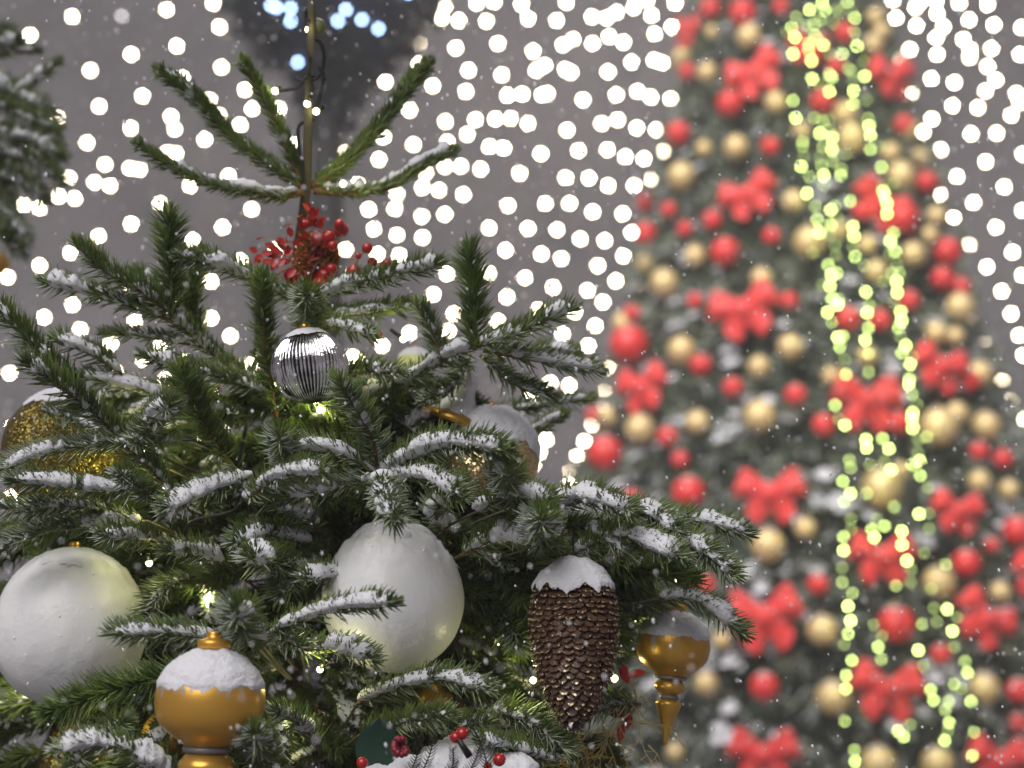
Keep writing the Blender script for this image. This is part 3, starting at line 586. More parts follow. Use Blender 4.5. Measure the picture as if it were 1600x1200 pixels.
for x, y, dx, dy, ln in [(478,345,.1,1,34),(488,350,.8,.8,34),(476,350,-.3,1,26),(440,390,-1,.2,34),(425,395,-1,-.1,30),(450,380,-.6,.6,28),(445,410,-.7,-.6,32),(430,405,-.5,-.9,26),(455,385,.3,.9,24),(492,355,.5,1,26),(470,380,-.2,.8,22),(415,398,-1,-.3,24)]:
  for e_ in range(3):
    leaf(b, at(x+rg.normal(0, 7), y+rg.normal(0, 7), 1.69+rg.normal(0, .006)), RT*(dx+rg.normal(0, .4))+UP*(dy+rg.normal(0, .4))-FW*.2, ln*.58*px(1.7), 5*px(1.7))
b.build('leaves', M['redleaf'], o, origin=org)
b = B()
for i in range(150):
    a = i*2.4; z = (i/150-.5); r = 24*math.sqrt(max(.05, 1-(2*z)**2)); s = px(1.72)
    p = at(497, 405, 1.73)+np.array([math.cos(a)*r*s, math.sin(a)*r*s, -z*78*s]); leaf(b, p, (math.cos(a), math.sin(a), .5), 12*s, 5*s)
b.build('cone', m_plain('gilded_red_cone', (.42, .20, .06), .35, .5), o, origin=org)
b = B()
for i in range(90):
    p = at(470+rg.normal(0, 26), 400+rg.normal(0, 24), 1.71+rg.normal(0, .015)); dv = rg.normal(0, 1, 3); b.add(*tube([p, p+norm(dv)*14*px(1.7)], [.0012, .0005], 4))
b.build('tinsel', m_plain('copper_tinsel', (.55, .13, .04), .3, .6), o, origin=org)['kind'] = 'stuff'
berry_sprig('berry_sprig', 'loose spray of five red berries just right of the berry sprig on the trunk', 1.68, [(574,388,9),(582,409,8),(604,412,8),(553,424,11),(560,400,5)],
    [[(540,440),(560,405),(574,388)],[(540,440),(565,420),(582,409)],[(545,440),(580,425),(604,412)],[(530,445),(545,435),(553,424)]])
berry_sprig('berry', 'single dull red berry hanging above the ribbed silver ball at right', 1.68, [(588,522,9)], [[(580,505),(584,514),(588,522)]])
# holly and snowy berry decoration at the bottom
org = at(700, 1170, 1.46); o = empty('berry_decoration', org, 'snow heaped decoration with dark fern sprigs and red berries at the bottom', 'decoration'); s = px(1.46)
b = B()
for x, y, w, h, dd in [(715,1226,92,66,.04),(690,1200,44,42,.01),(745,1208,56,40,.01),(650,1212,44,32,-.01),(590,1222,40,24,-.02),(800,1200,40,22,.0)]:
    V, F = ball((0, 0, 0), 1, 48, 28); c = at(x, y, 1.46+dd)
    V = np.array([(p*np.array([w, 60, h])*s)*(1+.22*fbm(c+p*np.array([w, 60, h])*s, 30, 3)+.08*fbm(c+p*np.array([w, 60, h])*s, 110, 5))+c for p in V]); b.add(V, F)
b.build('snow', M['snow'], o, origin=org)
for x, y, r in [(722,1146,10),(712,1152,9),(780,1187,10),(762,1198,7),(566,1192,9)]:
    b = B(); b.add(*ball((0, 0, 0), r*s, 20, 14)); q = b.build('berry', M['berry'], o); q.location = tuple(at(x, y, 1.405)-org)
b = B()
for i in range(26):
    v = norm(rg.normal(0, 1, 3)); b.add(*ball(at(626, 1168, 1.40)+v*10*s*np.array([1, 1, 1.3]), 5.5*s, 10, 7))
b.build('raspberry', M['berry_dark'], o, origin=org)
b = B()
def fern(x, y, x2, y2, d):
    P = spline([at(x, y, d), at((x+x2)/2+4, (y+y2)/2, d-.01), at(x2, y2, d-.015)], 14); b.add(*tube(P, 1.2*s, 4))
    for i in range(1, 14):
        for sg in (-1, 1):
            dv = norm((P[min(13, i)]-P[i-1]))*.7+RT*sg*.7+FW*rg.normal(0, .3); ln = (16-i*.6)*s; b.add(*tube([P[i], P[i]+dv*ln*.6, P[i]+dv*ln+UP*2*s], [.8*s, .7*s, .3*s], 4))
fern(655, 1215, 680, 1142, 1.40); fern(640, 1210, 655, 1150, 1.40); fern(765, 1210, 735, 1128, 1.40); fern(700, 1215, 708, 1170, 1.39); fern(725, 1215, 750, 1165, 1.39)
b.build('fern_sprigs', M['darkfern'], o, origin=org)
b = B(); c = at(598, 1185, 1.44)
V = []; n_ = 14
for i in range(n_+1):
    u = i/n_; w = 34*math.sin(math.pi*min(1, u*.93+.05))**.7
    for q, e in ((-1, 0), (-.5, 5), (0, 0), (.5, 5), (1, 0)):
        V.append(c+(RT*(-12+w*q+8*u)+UP*(-22+84*u)-FW*(e+3*math.sin(u*9)*abs(q)))*s)
F = [[i*5+q, i*5+q+1, i*5+q+6, i*5+q+5] for i in range(n_) for q in range(4)]
Vb = np.array(V)+FW*.001; b.add(np.vstack([V, Vb]), F+[[q+75 for q in f][::-1] for f in F]); b.build('holly_leaf', M['holly'], o, origin=org)
b = B(); b.add(*tube([at(716, 1155, 1.40), at(734, 1182, 1.40)], [4*s, 6*s], 8)); b.build('stem', M['cable'], o, origin=org)
# gilded dry sprig under the cone
org = at(960, 1130, 1.62); o = B(); s = px(1.62)
def twiglet(p, v, ln, depth):
    P = [p]; 
    for i in range(5): v = norm(v+rg.normal(0, .22, 3)+np.array([0, 0, -.05])); P.append(P[-1]+v*ln/5)
    o.add(*tube(np.array(P), np.linspace(1.2, .6, 6)*s*(.5+.22*depth), 4))
    if depth:
        for q in range(1, 6):
            twiglet(P[q], norm(v+rg.normal(0, .8, 3)), ln*.40, depth-1)
for i in range(13):
    a = rg.uniform(-2.9, -.1); twiglet(at(955+rg.normal(0, 42), 1110+rg.normal(0, 34), 1.60+rg.normal(0, .02)), norm(RT*math.cos(a)+UP*math.sin(a)*.9+FW*rg.normal(0, .3)), 100*s, 2)
tag(o.build('gilded_sprig', M['drygold']), 'wiry gilded twig spray beneath the pine cone and the small onion', 'sprig')
b = B(); 
for i in range(8): leaf(b, at(985+rg.normal(0, 14), 1090+rg.normal(0, 25), 1.6), RT*rg.normal()+UP*rg.normal(), 30*s, 6*s)
tag(b.build('red_leaves', M['redleaf']), 'small bright red artificial leaves between pine cone and small gold onion', 'leaves')
# ------------------------------------------------------------------ fairy lights on the near tree (cable + LEDs + their light)
FL = [(80,868,1.70,.035),(233,880,1.58,.012),(262,772,1.62,.06),(500,1046,1.50,.05),(548,992,1.60,.055),(833,1063,1.56,.05),(995,967,1.72,.015),(482,46,1.71,.004),(480,162,1.70,.004),(494,174,1.71,.004),(430,142,1.72,.004),(536,287,1.70,.03),(630,530,1.66,.02),(500,640,1.66,.07),(470,618,1.70,.06),(225,700,1.70,.06),(130,745,1.70,.03),(820,745,1.82,.01),(735,770,1.70,.04),(560,560,1.76,.05),(400,560,1.76,.04),(620,905,1.76,.06),(1060,905,1.70,.015),(60,1010,1.76,.06),(180,1130,1.74,.05),(470,1125,1.66,.05),(900,940,1.72,.05),(780,1010,1.74,.06),(330,930,1.72,.05),(20,1060,1.70,.06),(380,640,1.74,.04),(960,1060,1.72,.05)]
org = at(480, 300, 1.72); o = empty('fairy_lights', org, 'black cable of small yellow LED fairy lights wound through the near fir', 'fairy lights')
CB = [[(488,-20),(484,10),(478,20),(482,46)],[(482,46),(484,60),(500,66),(506,90),(500,118),(478,128),(462,122)],[(494,174),(502,140),(506,120),(498,105)],[(430,142),(450,140),(466,136),(480,120),(500,118)],[(478,300),(470,250),(466,200),(480,188),(492,186)],
      [(400,560),(392,590),(402,620),(388,650),(378,700)],[(396,560),(400,540),(402,520)],[(285,688),(300,688),(322,697),(335,700)],[(380,690),(373,720)],[(240,875),(262,862),(285,840),(300,815),(360,800),(378,784)],[(352,825),(366,842),(358,828)],[(500,1046),(520,1020),(545,985)],[(700,985),(722,1030),(716,1090),(700,1120)],[(702,985),(690,940)],[(610,515),(622,524),(630,530)],[(833,1063),(860,1080),(900,1100)],[(995,967),(980,950),(940,930)]]
for cbl in CB:
    dd = 1.72 if cbl[0][1] < 650 else 1.58
    b = B(); b.add(*tube(spline([at(x, y, dd) for x, y in cbl], 24), (3.0 if cbl[0][0] != 700 else 5)*px(dd), 8)); b.build('cable', M['cable'], o, origin=org)
for x, y, d, e in FL:
    p = at(x, y, d); s = px(d); q = B(); q.add(*ball((0, 0, 0), 5.2*s, 12, 9)); w = q.build('bulb', M['led'], o); w.location = tuple(p-org)
    q = B(); q.add(*lathe([(16*s, 2*s), (15*s, 3.6*s), (4.4*s, 3.6*s), (4.2*s, 3*s)], 10)); w2 = q.build('bulb_socket', M['cable'], w)
    w2.rotation_euler = (random.uniform(-.9, .9), random.uniform(-.9, .9), 0)
    L = bpy.data.lights.new('led_light', 'POINT'); L.energy = e*1.6; L.color = (1, .95, .40); L.shadow_soft_size = 6*s; lo = bpy.data.objects.new('led_light', L); COL.objects.link(lo); lo.parent = o; lo.location = tuple(p-org-FW*.012)
# ================================================================== NEIGHBOUR FIR at the left edge
lb = at(-420, 600, 2.5); lb[2] = 0
T2 = empty('fir_tree', lb, 'blurred snow laden fir tree cut off by the left edge', 'christmas tree')
b = B(); b.add(*tube([(0, 0, 0), (0, 0, 2.9)], [.04, .012], 10)); b.build('trunk', M['bark'], T2)
lt = lambda y: np.array([lb[0], lb[1], at(0, y, 2.4)[2]])
for pts, d0, d1, L, sn in [
 ([(-120,70),(-20,75),(36,64)],2.4,2.3,24,1.6),([(-120,110),(-30,85),(64,80)],2.4,2.3,18,2.0),([(-60,130),(20,150),(60,128),(98,98)],2.3,2.25,18,1.7),
 ([(-100,130),(-10,130),(40,155),(78,175)],2.3,2.25,34,2.2),([(-90,160),(0,165),(50,185),(92,200)],2.3,2.2,30,.7),([(-60,190),(20,215),(60,220),(96,240)],2.3,2.2,34,1.7),
 ([(-60,220),(0,235),(60,255),(96,282)],2.3,2.2,34,1.0),([(-80,250),(-10,270),(40,285),(72,310)],2.35,2.25,30,1.3),([(-80,300),(-20,320),(20,335),(48,370)],2.35,2.25,24,1.8),
 ([(-80,330),(-20,350),(10,370),(38,395)],2.35,2.3,30,.6),([(-80,90),(-20,60),(20,50)],2.4,2.4,26,.8),([(-60,240),(-10,260),(10,300),(20,350)],2.3,2.3,34,.5),([(-60,150),(-30,190),(10,250)],2.3,2.3,36,.6)]:
    shoot(T2, [(x-8, y) for x, y in pts], d0, d1, L*.92, sn*.8, link=lt(pts[0][1]+20), stem=3)
simple_ball('gold_ball', -4, 412, 18, 2.5, M['gold_low'], 'blurred orange gold ball at the left edge under the neighbouring fir', 51, None)
simple_ball('silver_ball', 22, 350, 17, 2.5, m_plain('grey_glass', (.25, .27, .25), .2, .5), 'small grey glass ball hanging in the neighbouring fir at left', 52, .6)
# ================================================================== TALL TREE
X0, Y0 = 1.71, 8.37
def rc(z): return .574+(5.34-z)*.2578
BT = empty('tall_christmas_tree', (X0, Y0, 0), 'tall blurred cone shaped christmas tree with red bows, baubles and green lights', 'christmas tree')
b = B(); b.add(*tube([(0, 0, 0), (0, 0, 7.2)], [.16, .02], 14)); b.build('trunk', M['bark'], BT)
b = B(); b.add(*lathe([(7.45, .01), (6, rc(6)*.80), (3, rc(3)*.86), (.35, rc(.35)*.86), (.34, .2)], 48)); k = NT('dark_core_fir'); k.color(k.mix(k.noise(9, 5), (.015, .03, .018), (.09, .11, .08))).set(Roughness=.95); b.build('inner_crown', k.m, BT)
V = []; Fq = []; Sn = B(); zs_ = []
nT = 9500
for i in range(nT):
    z = 7.5-7.2*math.sqrt(rg.random()); a = rg.random()*2*math.pi
    if math.sin(a) > .45 and rg.random() < .6: continue
    fr = (z*2.4+.3*math.sin(a*4)+.2*math.sin(a*9+z*3)) % 1; r = rc(z)*(.80+.13*rg.random()+.11*(1-fr)-.02); c = np.array([r*math.cos(a), r*math.sin(a), z]); out = norm(np.array([math.cos(a), math.sin(a), -.25+rg.normal(0, .3)]))
    for q in range(9):
        dv = norm(out+rg.normal(0, .55, 3)); ln = rg.uniform(.05, .13); sd = norm(np.cross(dv, rg.normal(0, 1, 3)))*rg.uniform(.005, .011)
        n0 = len(V); V += [c-sd, c+sd, c+dv*ln+sd*.4, c+dv*ln-sd*.4]; Fq.append([n0, n0+1, n0+2, n0+3])
k = NT('tall_tree_needle'); f = k.noise(5, 5); c = k.mix(k.ramp(f, [(.4, (0, 0, 0)), (.62, (1, 1, 1))]), (.085, .115, .060), (.25, .29, .18))
c = k.mix(k.math('MULTIPLY', k.upfac(.2, .9, 9, 1.3), .5), c, SNOWC); k.color(c).set(Roughness=.6); M['tallneedle'] = k.m
build('foliage', np.array(V), np.array(Fq), M['tallneedle'], BT)
for i in range(3400):
    z = 7.3-7.0*math.sqrt(rg.random()); a = rg.uniform(math.pi*.85, math.pi*2.15); fr = (z*2.4+.3*math.sin(a*4)+.2*math.sin(a*9+z*3)) % 1; r = rc(z)*(.88+.06*rg.random()+.06*(1-fr))
    if fr > .55: continue
    if fbm((math.cos(a)*2, math.sin(a)*2, z*1.6), 1.3, 4) < -.05+rg.normal(0, .12): continue
    c = np.array([r*math.cos(a), r*math.sin(a), z]); w = rg.uniform(.018, .055)
    Vb, Fb = ball((0, 0, 0), 1, 8, 6); tg = np.array([-math.sin(a), math.cos(a), 0]); ou = np.array([math.cos(a), math.sin(a), -.5]); 
    Vb = np.array([c+(tg*p[0]*w*rg.uniform(.9, 1.1)*rg.choice([.6, 1.2])+ou*p[1]*w*1.3+np.array([0, 0, 1])*p[2]*w*.30) for p in Vb]); Sn.add(Vb, Fb)
so = Sn.build('snow', M['snow'], BT); so['kind'] = 'stuff'
def on_cone(x, y, off):
    """point where the line of sight meets the tall tree's surface, moved outward"""
    v = at(x, y, 1.0)-C0; best = None; bd = 9e9
    for t in np.linspace(6, 9.2, 640):
        p = C0+v*t; q = math.hypot(p[0]-X0, p[1]-Y0)-(rc(p[2])+off)
        if q < 0: return p, t
        if q < bd and t < 8.5: bd = q; best = (p, t)
    return best
def m_bauble(name, col, rough, metal):
    k = NT(name); c = k.mix(k.upfac(.72, .95, 30, .25), col, SNOWC); k.color(c).set(Roughness=rough, Metallic=metal); k.b.inputs['Coat Weight'].default_value = .3; return k.m
M['b_red'] = m_bauble('red_bauble_shell', (.80, .045, .045), .4, .0); M['b_gold'] = m_bauble('gold_bauble_shell', (.86, .64, .30), .42, .2)
BOWS = [(1178,112,46,-.35,'topmost bow of the left column'),(1168,303,46,-.3,'second bow down the left column'),(1162,482,54,-.2,'third bow down the left column'),(1203,770,56,.0,'fourth bow down the left column'),
 (1195,962,60,-.12,'fifth bow down the left column'),(1193,1178,60,0,'lowest bow of the left column'),(1003,603,46,-.1,'bow on the left flank'),(1355,624,56,.05,'bow amid the green lights halfway up'),(1378,868,54,0,'bow amid the green lights, lower down'),
 (1387,1075,60,.1,'lowest bow amid the green lights'),(1395,118,46,-.2,'highest bow on the right flank'),(1378,318,48,.5,'bow crossed by the upper green lights'),(1470,572,50,.2,'bow on the right flank halfway up'),(1497,797,46,.1,'bow right of the big gold bauble'),
 (1540,965,54,.5,'tilted bow near the right edge'),(1562,1188,56,.1,'bow in the bottom right corner'),(1615,900,44,.3,'bow cut by the right edge'),(1262,72,34,.2,'bow hidden behind the uppermost green lights'),(1072,48,30,.3,'bow on the upper left flank')]
RED = [(1160,20,21),(1140,162,21),(1203,229,15),(1060,208,19),(1113,344,16),(1070,358,13),(1133,394,23),(1205,369,14),(1045,328,13),(1086,470,13),(1233,470,14),(1095,570,17),(1145,605,16),(988,490,15),(983,538,31),(1285,158,19),(1110,14,17),(1320,52,17),(1410,340,26),(1376,500,17),(1325,498,19),(1420,470,17),(1480,393,22),(1472,435,18),(1500,450,17),(1412,195,16),(1010,317,14),(1008,365,18),(1075,112,15),(1448,285,17),(945,708,28),(1043,683,17),(1063,718,14),(1076,770,26),(987,780,16),(1243,617,17),(1287,664,18),(1405,660,18),(1530,705,15),(1567,717,16),(1590,830,24),(1510,880,22),(1550,852,12),(1100,915,18),(1278,913,17),(1400,975,29),(1470,1022,16),(1194,1073,23),(1514,595,18),(930,650,15),(1592,1080,20),(1060,1020,14),(1590,1130,16),(1220,10,13),(1306,105,15),(1345,330,14)]
GOLD = [(1113,50,11),(1170,57,19),(1066,92,17),(1105,113,16),(1368,27,15),(1378,50,14),(1364,70,17),(1150,230,19),(1100,232,13),(1212,160,17),(1065,275,22),(1240,315,18),(1265,378,25),(1322,178,20),(1330,216,24),(1392,238,15),(1408,275,23),(1437,248,16),(1420,203,17),(1463,338,16),(1452,368,15),(1427,397,19),(1370,424,18),(1355,382,15),(1312,360,15),(1190,435,17),(1086,400,17),(1038,442,22),(1010,412,15),(1065,547,22),(1235,542,20),(1186,573,17),(1300,588,16),(1355,557,16),(1500,480,23),(1463,520,18),(1492,526,15),(1530,585,21),(1000,670,23),(1090,660,19),(1187,650,25),(952,650,18),(1467,667,30),(1495,646,18),(1541,665,22),(1378,762,31),(1407,735,14),(1530,752,18),(1577,765,16),(1200,852,26),(1258,825,17),(1467,910,25),(1563,925,17),(1285,985,24),(1103,1068,19),(1302,1090,27),(1538,1075,24),(1372,1192,27),(1465,1192,25),(1055,1175,15),(1128,1000,14),(975,505,19),(1252,205,14)]
def bauble_mesh(name, mat):
    b = B(); b.add(*ball((0, 0, 0), 1, 24, 16)); b.add(*lathe([(1.16, .08), (1.12, .16), (.96, .18)], 12), 1)
    o = b.build(name, [mat, M['goldplain']]); return o
proto = {'red': bauble_mesh('bauble', M['b_red']), 'gold': bauble_mesh('bauble', M['b_gold'])}; used = set(); labels = {}
DIRS = [('right of', 0), ('below right of', 45), ('below', 90), ('below left of', 135), ('left of', 180), ('above left of', 225), ('above', 270), ('above right of', 315)]
todo = []
for colr, lst in (('red', RED), ('gold', GOLD)):
    for x, y, r in lst:
        bw = min(BOWS, key=lambda q: math.hypot(q[0]-x, q[1]-y)); an = math.degrees(math.atan2(y-bw[1], x-bw[0])) % 360
        dr = DIRS[int(((an+22.5) % 360)//45)][0]; sz = 'small' if r < 17 else 'large' if r > 21 else 'medium'
        todo.append([colr, x, y, r, sz, dr, bw[4], math.hypot(bw[0]-x, bw[1]-y)])
from collections import defaultdict
grp = defaultdict(list)
for t in todo: grp[(t[0], t[4], t[5], t[6])].append(t)
for key, ts in grp.items():
    ts.sort(key=lambda t: t[7])
    names = [''] if len(ts) == 1 else ['nearer ', 'farther '] if len(ts) == 2 else ['nearest ', 'second nearest ', 'third nearest ', 'fourth nearest ']
    for t, nm in zip(ts, names):
        t.append('%s%s %s bauble %s the %s' % (nm, key[1], key[0], key[2], key[3]))
for t in todo:
    colr, x, y, r = t[:4]; R0 = r/FP
    p, d = on_cone(x, y, r/FP*7.6*.55)
    src = proto[colr]
    o = src if colr not in used else src.copy()
    if colr in used: COL.objects.link(o)
    used.add(colr); o.location = tuple(p); o.scale = (R0*d,)*3; o.rotation_euler = (0, 0, random.uniform(0, 6))
    tag(o, t[8], 'bauble', colr+' baubles on the tall tree')
# bows
def puff(P, R, flat, seg=14):
    """padded ribbon: tube with flattened section (flat = y thickness ratio)"""
    V, F = tube(P, R, seg); return V*np.array([1, 1, 1]), F
def bow_mesh():
    root = bpy.data.objects.new('red_bow', None); COL.objects.link(root)
    k = NT('red_velvet'); c = k.mix(k.upfac(.80, .98, 9, .3), k.mix(k.noise(3, 4), (.78, .035, .035), (.92, .075, .070)), SNOWC); k.color(c).set(Roughness=.5); k.b.inputs['Sheen Weight'].default_value = .3; mt = k.m
    for sg in (-1, 1):
        b = B(); V, F = ball((0, 0, 0), 1, 28, 18)
        VV = []
        for p in V:
            px_ = math.copysign(abs(p[0])**.55, p[0]); u = (px_+1)/2; q = np.array([px_*.47+.44, p[1]*(.12+.20*u), math.copysign(abs(p[2])**.8, p[2])*(.14+.34*u)])
            q[0] -= .10*(1-abs(p[2]))*u; q[1] += .05*math.sin(p[2]*7)*u
            an = .38; q = np.array([q[0]*math.cos(an)-q[2]*math.sin(an), q[1], q[0]*math.sin(an)+q[2]*math.cos(an)]); VV.append(q*np.array([sg, 1, 1]))
        b.add(VV, F if sg > 0 else [f[::-1] for f in F]); b.build('loop', mt, root)
        b = B(); VV = []
        for p in V:
            u = (p[0]+1)/2; px_ = math.copysign(abs(p[0])**.6, p[0]); q = np.array([px_*.46+.38, p[1]*.12+.05*math.sin(p[0]*4), math.copysign(abs(p[2])**.8, p[2])*(.15+.20*u)]); q[0] -= .12*(p[2]+.4)*u
            an = -.95; q = np.array([q[0]*math.cos(an)-q[2]*math.sin(an), q[1], q[0]*math.sin(an)+q[2]*math.cos(an)]); VV.append(q*np.array([sg, 1, 1]))
        b.add(VV, F if sg > 0 else [f[::-1] for f in F]); b.build('tail', mt, root)
    b = B(); b.add(*ball((0, -.12, -.02), .26, 18, 12, (1.0, .8, 1.0))); b.build('knot', mt, root)
    return root
bow0 = bow_mesh(); first = True
for x, y, hw, rz, nm in BOWS:
    p, d = on_cone(x, y, .06)
    if first: o = bow0
    else:
        o = bow0.copy(); COL.objects.link(o)
        for ch in bow0.children:
            c = ch.copy(); c.parent = o; COL.objects.link(c)
    first = False; sc = hw/FP*d*1.12
    o.location = tuple(p); o.scale = (sc*random.uniform(1.0, 1.12), sc, sc*random.uniform(.95, 1.12))
    yaw = math.atan2(p[0]-X0, -(p[1]-Y0)); o.rotation_euler = (0, rz, yaw*.8)
    tag(o, 'puffy red bow, '+nm, 'bow', 'red bows on the tall tree')
# lime light strands
GL = "1265,15,1 1285,4,1 1289,16,.9 1307,14,.4 1311,19,.3 1324,3,.7 1332,20,.4 1336,28,.9 1244,27,.6 1237,43,.8 1242,59,1 1230,50,.4 1261,40,.5 1272,38,.6 1282,32,.5 1303,36,.4 1274,56,.7 1286,70,1 1264,68,.8 1264,78,.8 1268,95,1 1239,84,1 1334,51,.5 1339,72,1 1316,84,.7 1297,85,.3 1350,96,.4 1326,107,.6 1331,112,.4 1351,119,1 1269,123,1 1296,116,.8 1300,121,.7 1281,132,.4 1296,143,1 1333,127,.4 1334,142,1 1333,162,.9 1239,157,.7 1243,184,1 1272,184,.5 1285,189,.5 1295,186,.4 1354,156,.3 1356,185,.6 1358,197,1 1360,211,1 1281,208,1 1300,215,1 1295,204,.6 1254,221,.6 1254,228,.6 1286,229,.5 1300,234,1 1321,241,.4 1360,233,.9 1374,229,.4 1256,245,.3 1281,246,.4 1301,252,.5 1377,261,.7 1252,260,1 1284,259,.5 1287,274,1 1314,274,.9 1315,265,.6 1265,276,.5 1397,286,.4 1379,291,.4 1380,299,1 1261,302,1 1287,290,.4 1274,322,.5 1298,328,1 1304,322,.6 1329,314,.7 1384,308,1 1386,318,1 1386,334,1 1277,343,.8 1280,363,1 1298,351,.7 1308,340,.4 1333,354,1 1334,369,1 1396,364,.7 1391,377,1 1399,393,.9 1390,397,.4 1270,395,.4 1296,367,.4 1305,383,.4 1333,386,.4 1336,401,.9 1306,399,.4 1350,415,.4 1294,414,.7 1299,430,1 1308,427,.7 1297,447,1 1401,414,.4 1394,427,.5 1405,427,.5 1401,440,1 1402,457,1 1380,440,.4 1286,446,.3 1310,467,.5 1300,467,.8 1309,476,1 1293,488,1 1353,456,1 1358,477,.6 1355,489,1 1300,504,.6 1397,472,.4 1407,487,1 1409,501,1 1404,512,.8 1357,512,.8 1352,531,1 1309,527,1 1317,526,.9 1312,542,.9 1407,526,.3 1415,540,1 1409,551,.9 1320,562,.4 1357,552,.6 1322,585,.9 1357,581,.6 1422,569,1 1421,592,.9 1426,557,.4 1305,633,.8 1320,664,1 1310,654,.3 1420,600,1 1425,616,.5 1433,632,.4 1426,645,1 1425,654,1 1426,669,1 1435,687,.4 1448,682,.6 1353,687,1 1354,700,1 1379,685,.8 1389,701,1 1327,719,.5 1329,731,.5 1359,726,.4 1392,734,1 1382,722,.3 1425,726,.7 1437,720,.95 1434,708,.4 1438,743,.7 1317,752,.9 1329,771,1 1319,784,.5 1354,771,.5 1397,792,.5 1450,762,.3 1436,803,1 1451,802,.4 1330,811,.4 1370,811,.3 1330,827,.35 1318,839,.9 1318,860,1 1362,827,.9 1366,840,1 1382,822,.9 1409,830,.95 1409,851,.95 1417,876,1 1452,826,.25 1444,864,.4 1424,890,.4 1478,882,.6 1316,887,.4 1316,910,.5 1332,927,.5 1325,947,.95 1329,970,1 1325,990,.9 1319,1007,.4 1400,915,.45 1423,910,.4 1455,920,.35 1459,950,.4 1480,952,.95 1496,965,.4 1441,975,.5 1464,971,.35 1488,986,1 1365,976,.35 1378,994,.3 1372,1011,.7 1377,1030,.5 1435,1016,.95 1491,1011,.4 1443,1040,.3 1508,1033,.6 1512,1051,.8 1491,1069,.5 1502,1076,.4 1331,1032,.85 1322,1055,.8 1322,1076,.9 1454,1078,.75 1459,1094,.85 1482,1096,.5 1477,1109,.6 1517,1096,.8 1483,1129,.85 1481,1142,.4 1476,1157,.85 1522,1144,.6 1519,1181,.7 1403,1142,.7 1412,1151,.8 1320,1127,.5 1335,1172,.5 1336,1190,.8 1422,1132,.25"
GP = [tuple(float(v) for v in t.split(',')) for t in GL.split()]
strands = defaultdict(list)
for x, y, e in GP:
    xl = 1232+.078*y; xr = 1352+.135*y; u = (x-xl)/(xr-xl); strands[min(5, max(0, int(u*6)))].append((x, y, e))
ORD = ['leftmost', 'second from left', 'third from left', 'third from right', 'second from right', 'rightmost']
bb = B(); bb.add(*ball((0, 0, 0), 1, 10, 7)); protoG = []
for m in GREENS: protoG.append(bb.build('bulb', m).data)
for o in [o for o in COL.objects if o.name.startswith('bulb') and o.parent is None]: bpy.data.objects.remove(o)
for si, pts in sorted(strands.items()):
    pts.sort(key=lambda t: t[1]); P = [on_cone(x, y, .20)[0] for x, y, e in pts]; org = P[0]
    o = empty('light_strand', org, 'hanging strand of lime green lights down the tall tree, '+ORD[si], 'light string', 'lime green light strands')
    b = B(); b.add(*tube(np.array(P)-org+np.array([0, .008, .004]), .003, 5)); b.build('wire', M['cable'], o)
    for p, (x, y, e) in zip(P, pts):
        w = bpy.data.objects.new('bulb', protoG[0 if e < .45 else 1 if e < .65 else 2 if e < .92 else 3]); COL.objects.link(w); w.parent = o; w.location = tuple(p-org); w.scale = (.0068,)*3
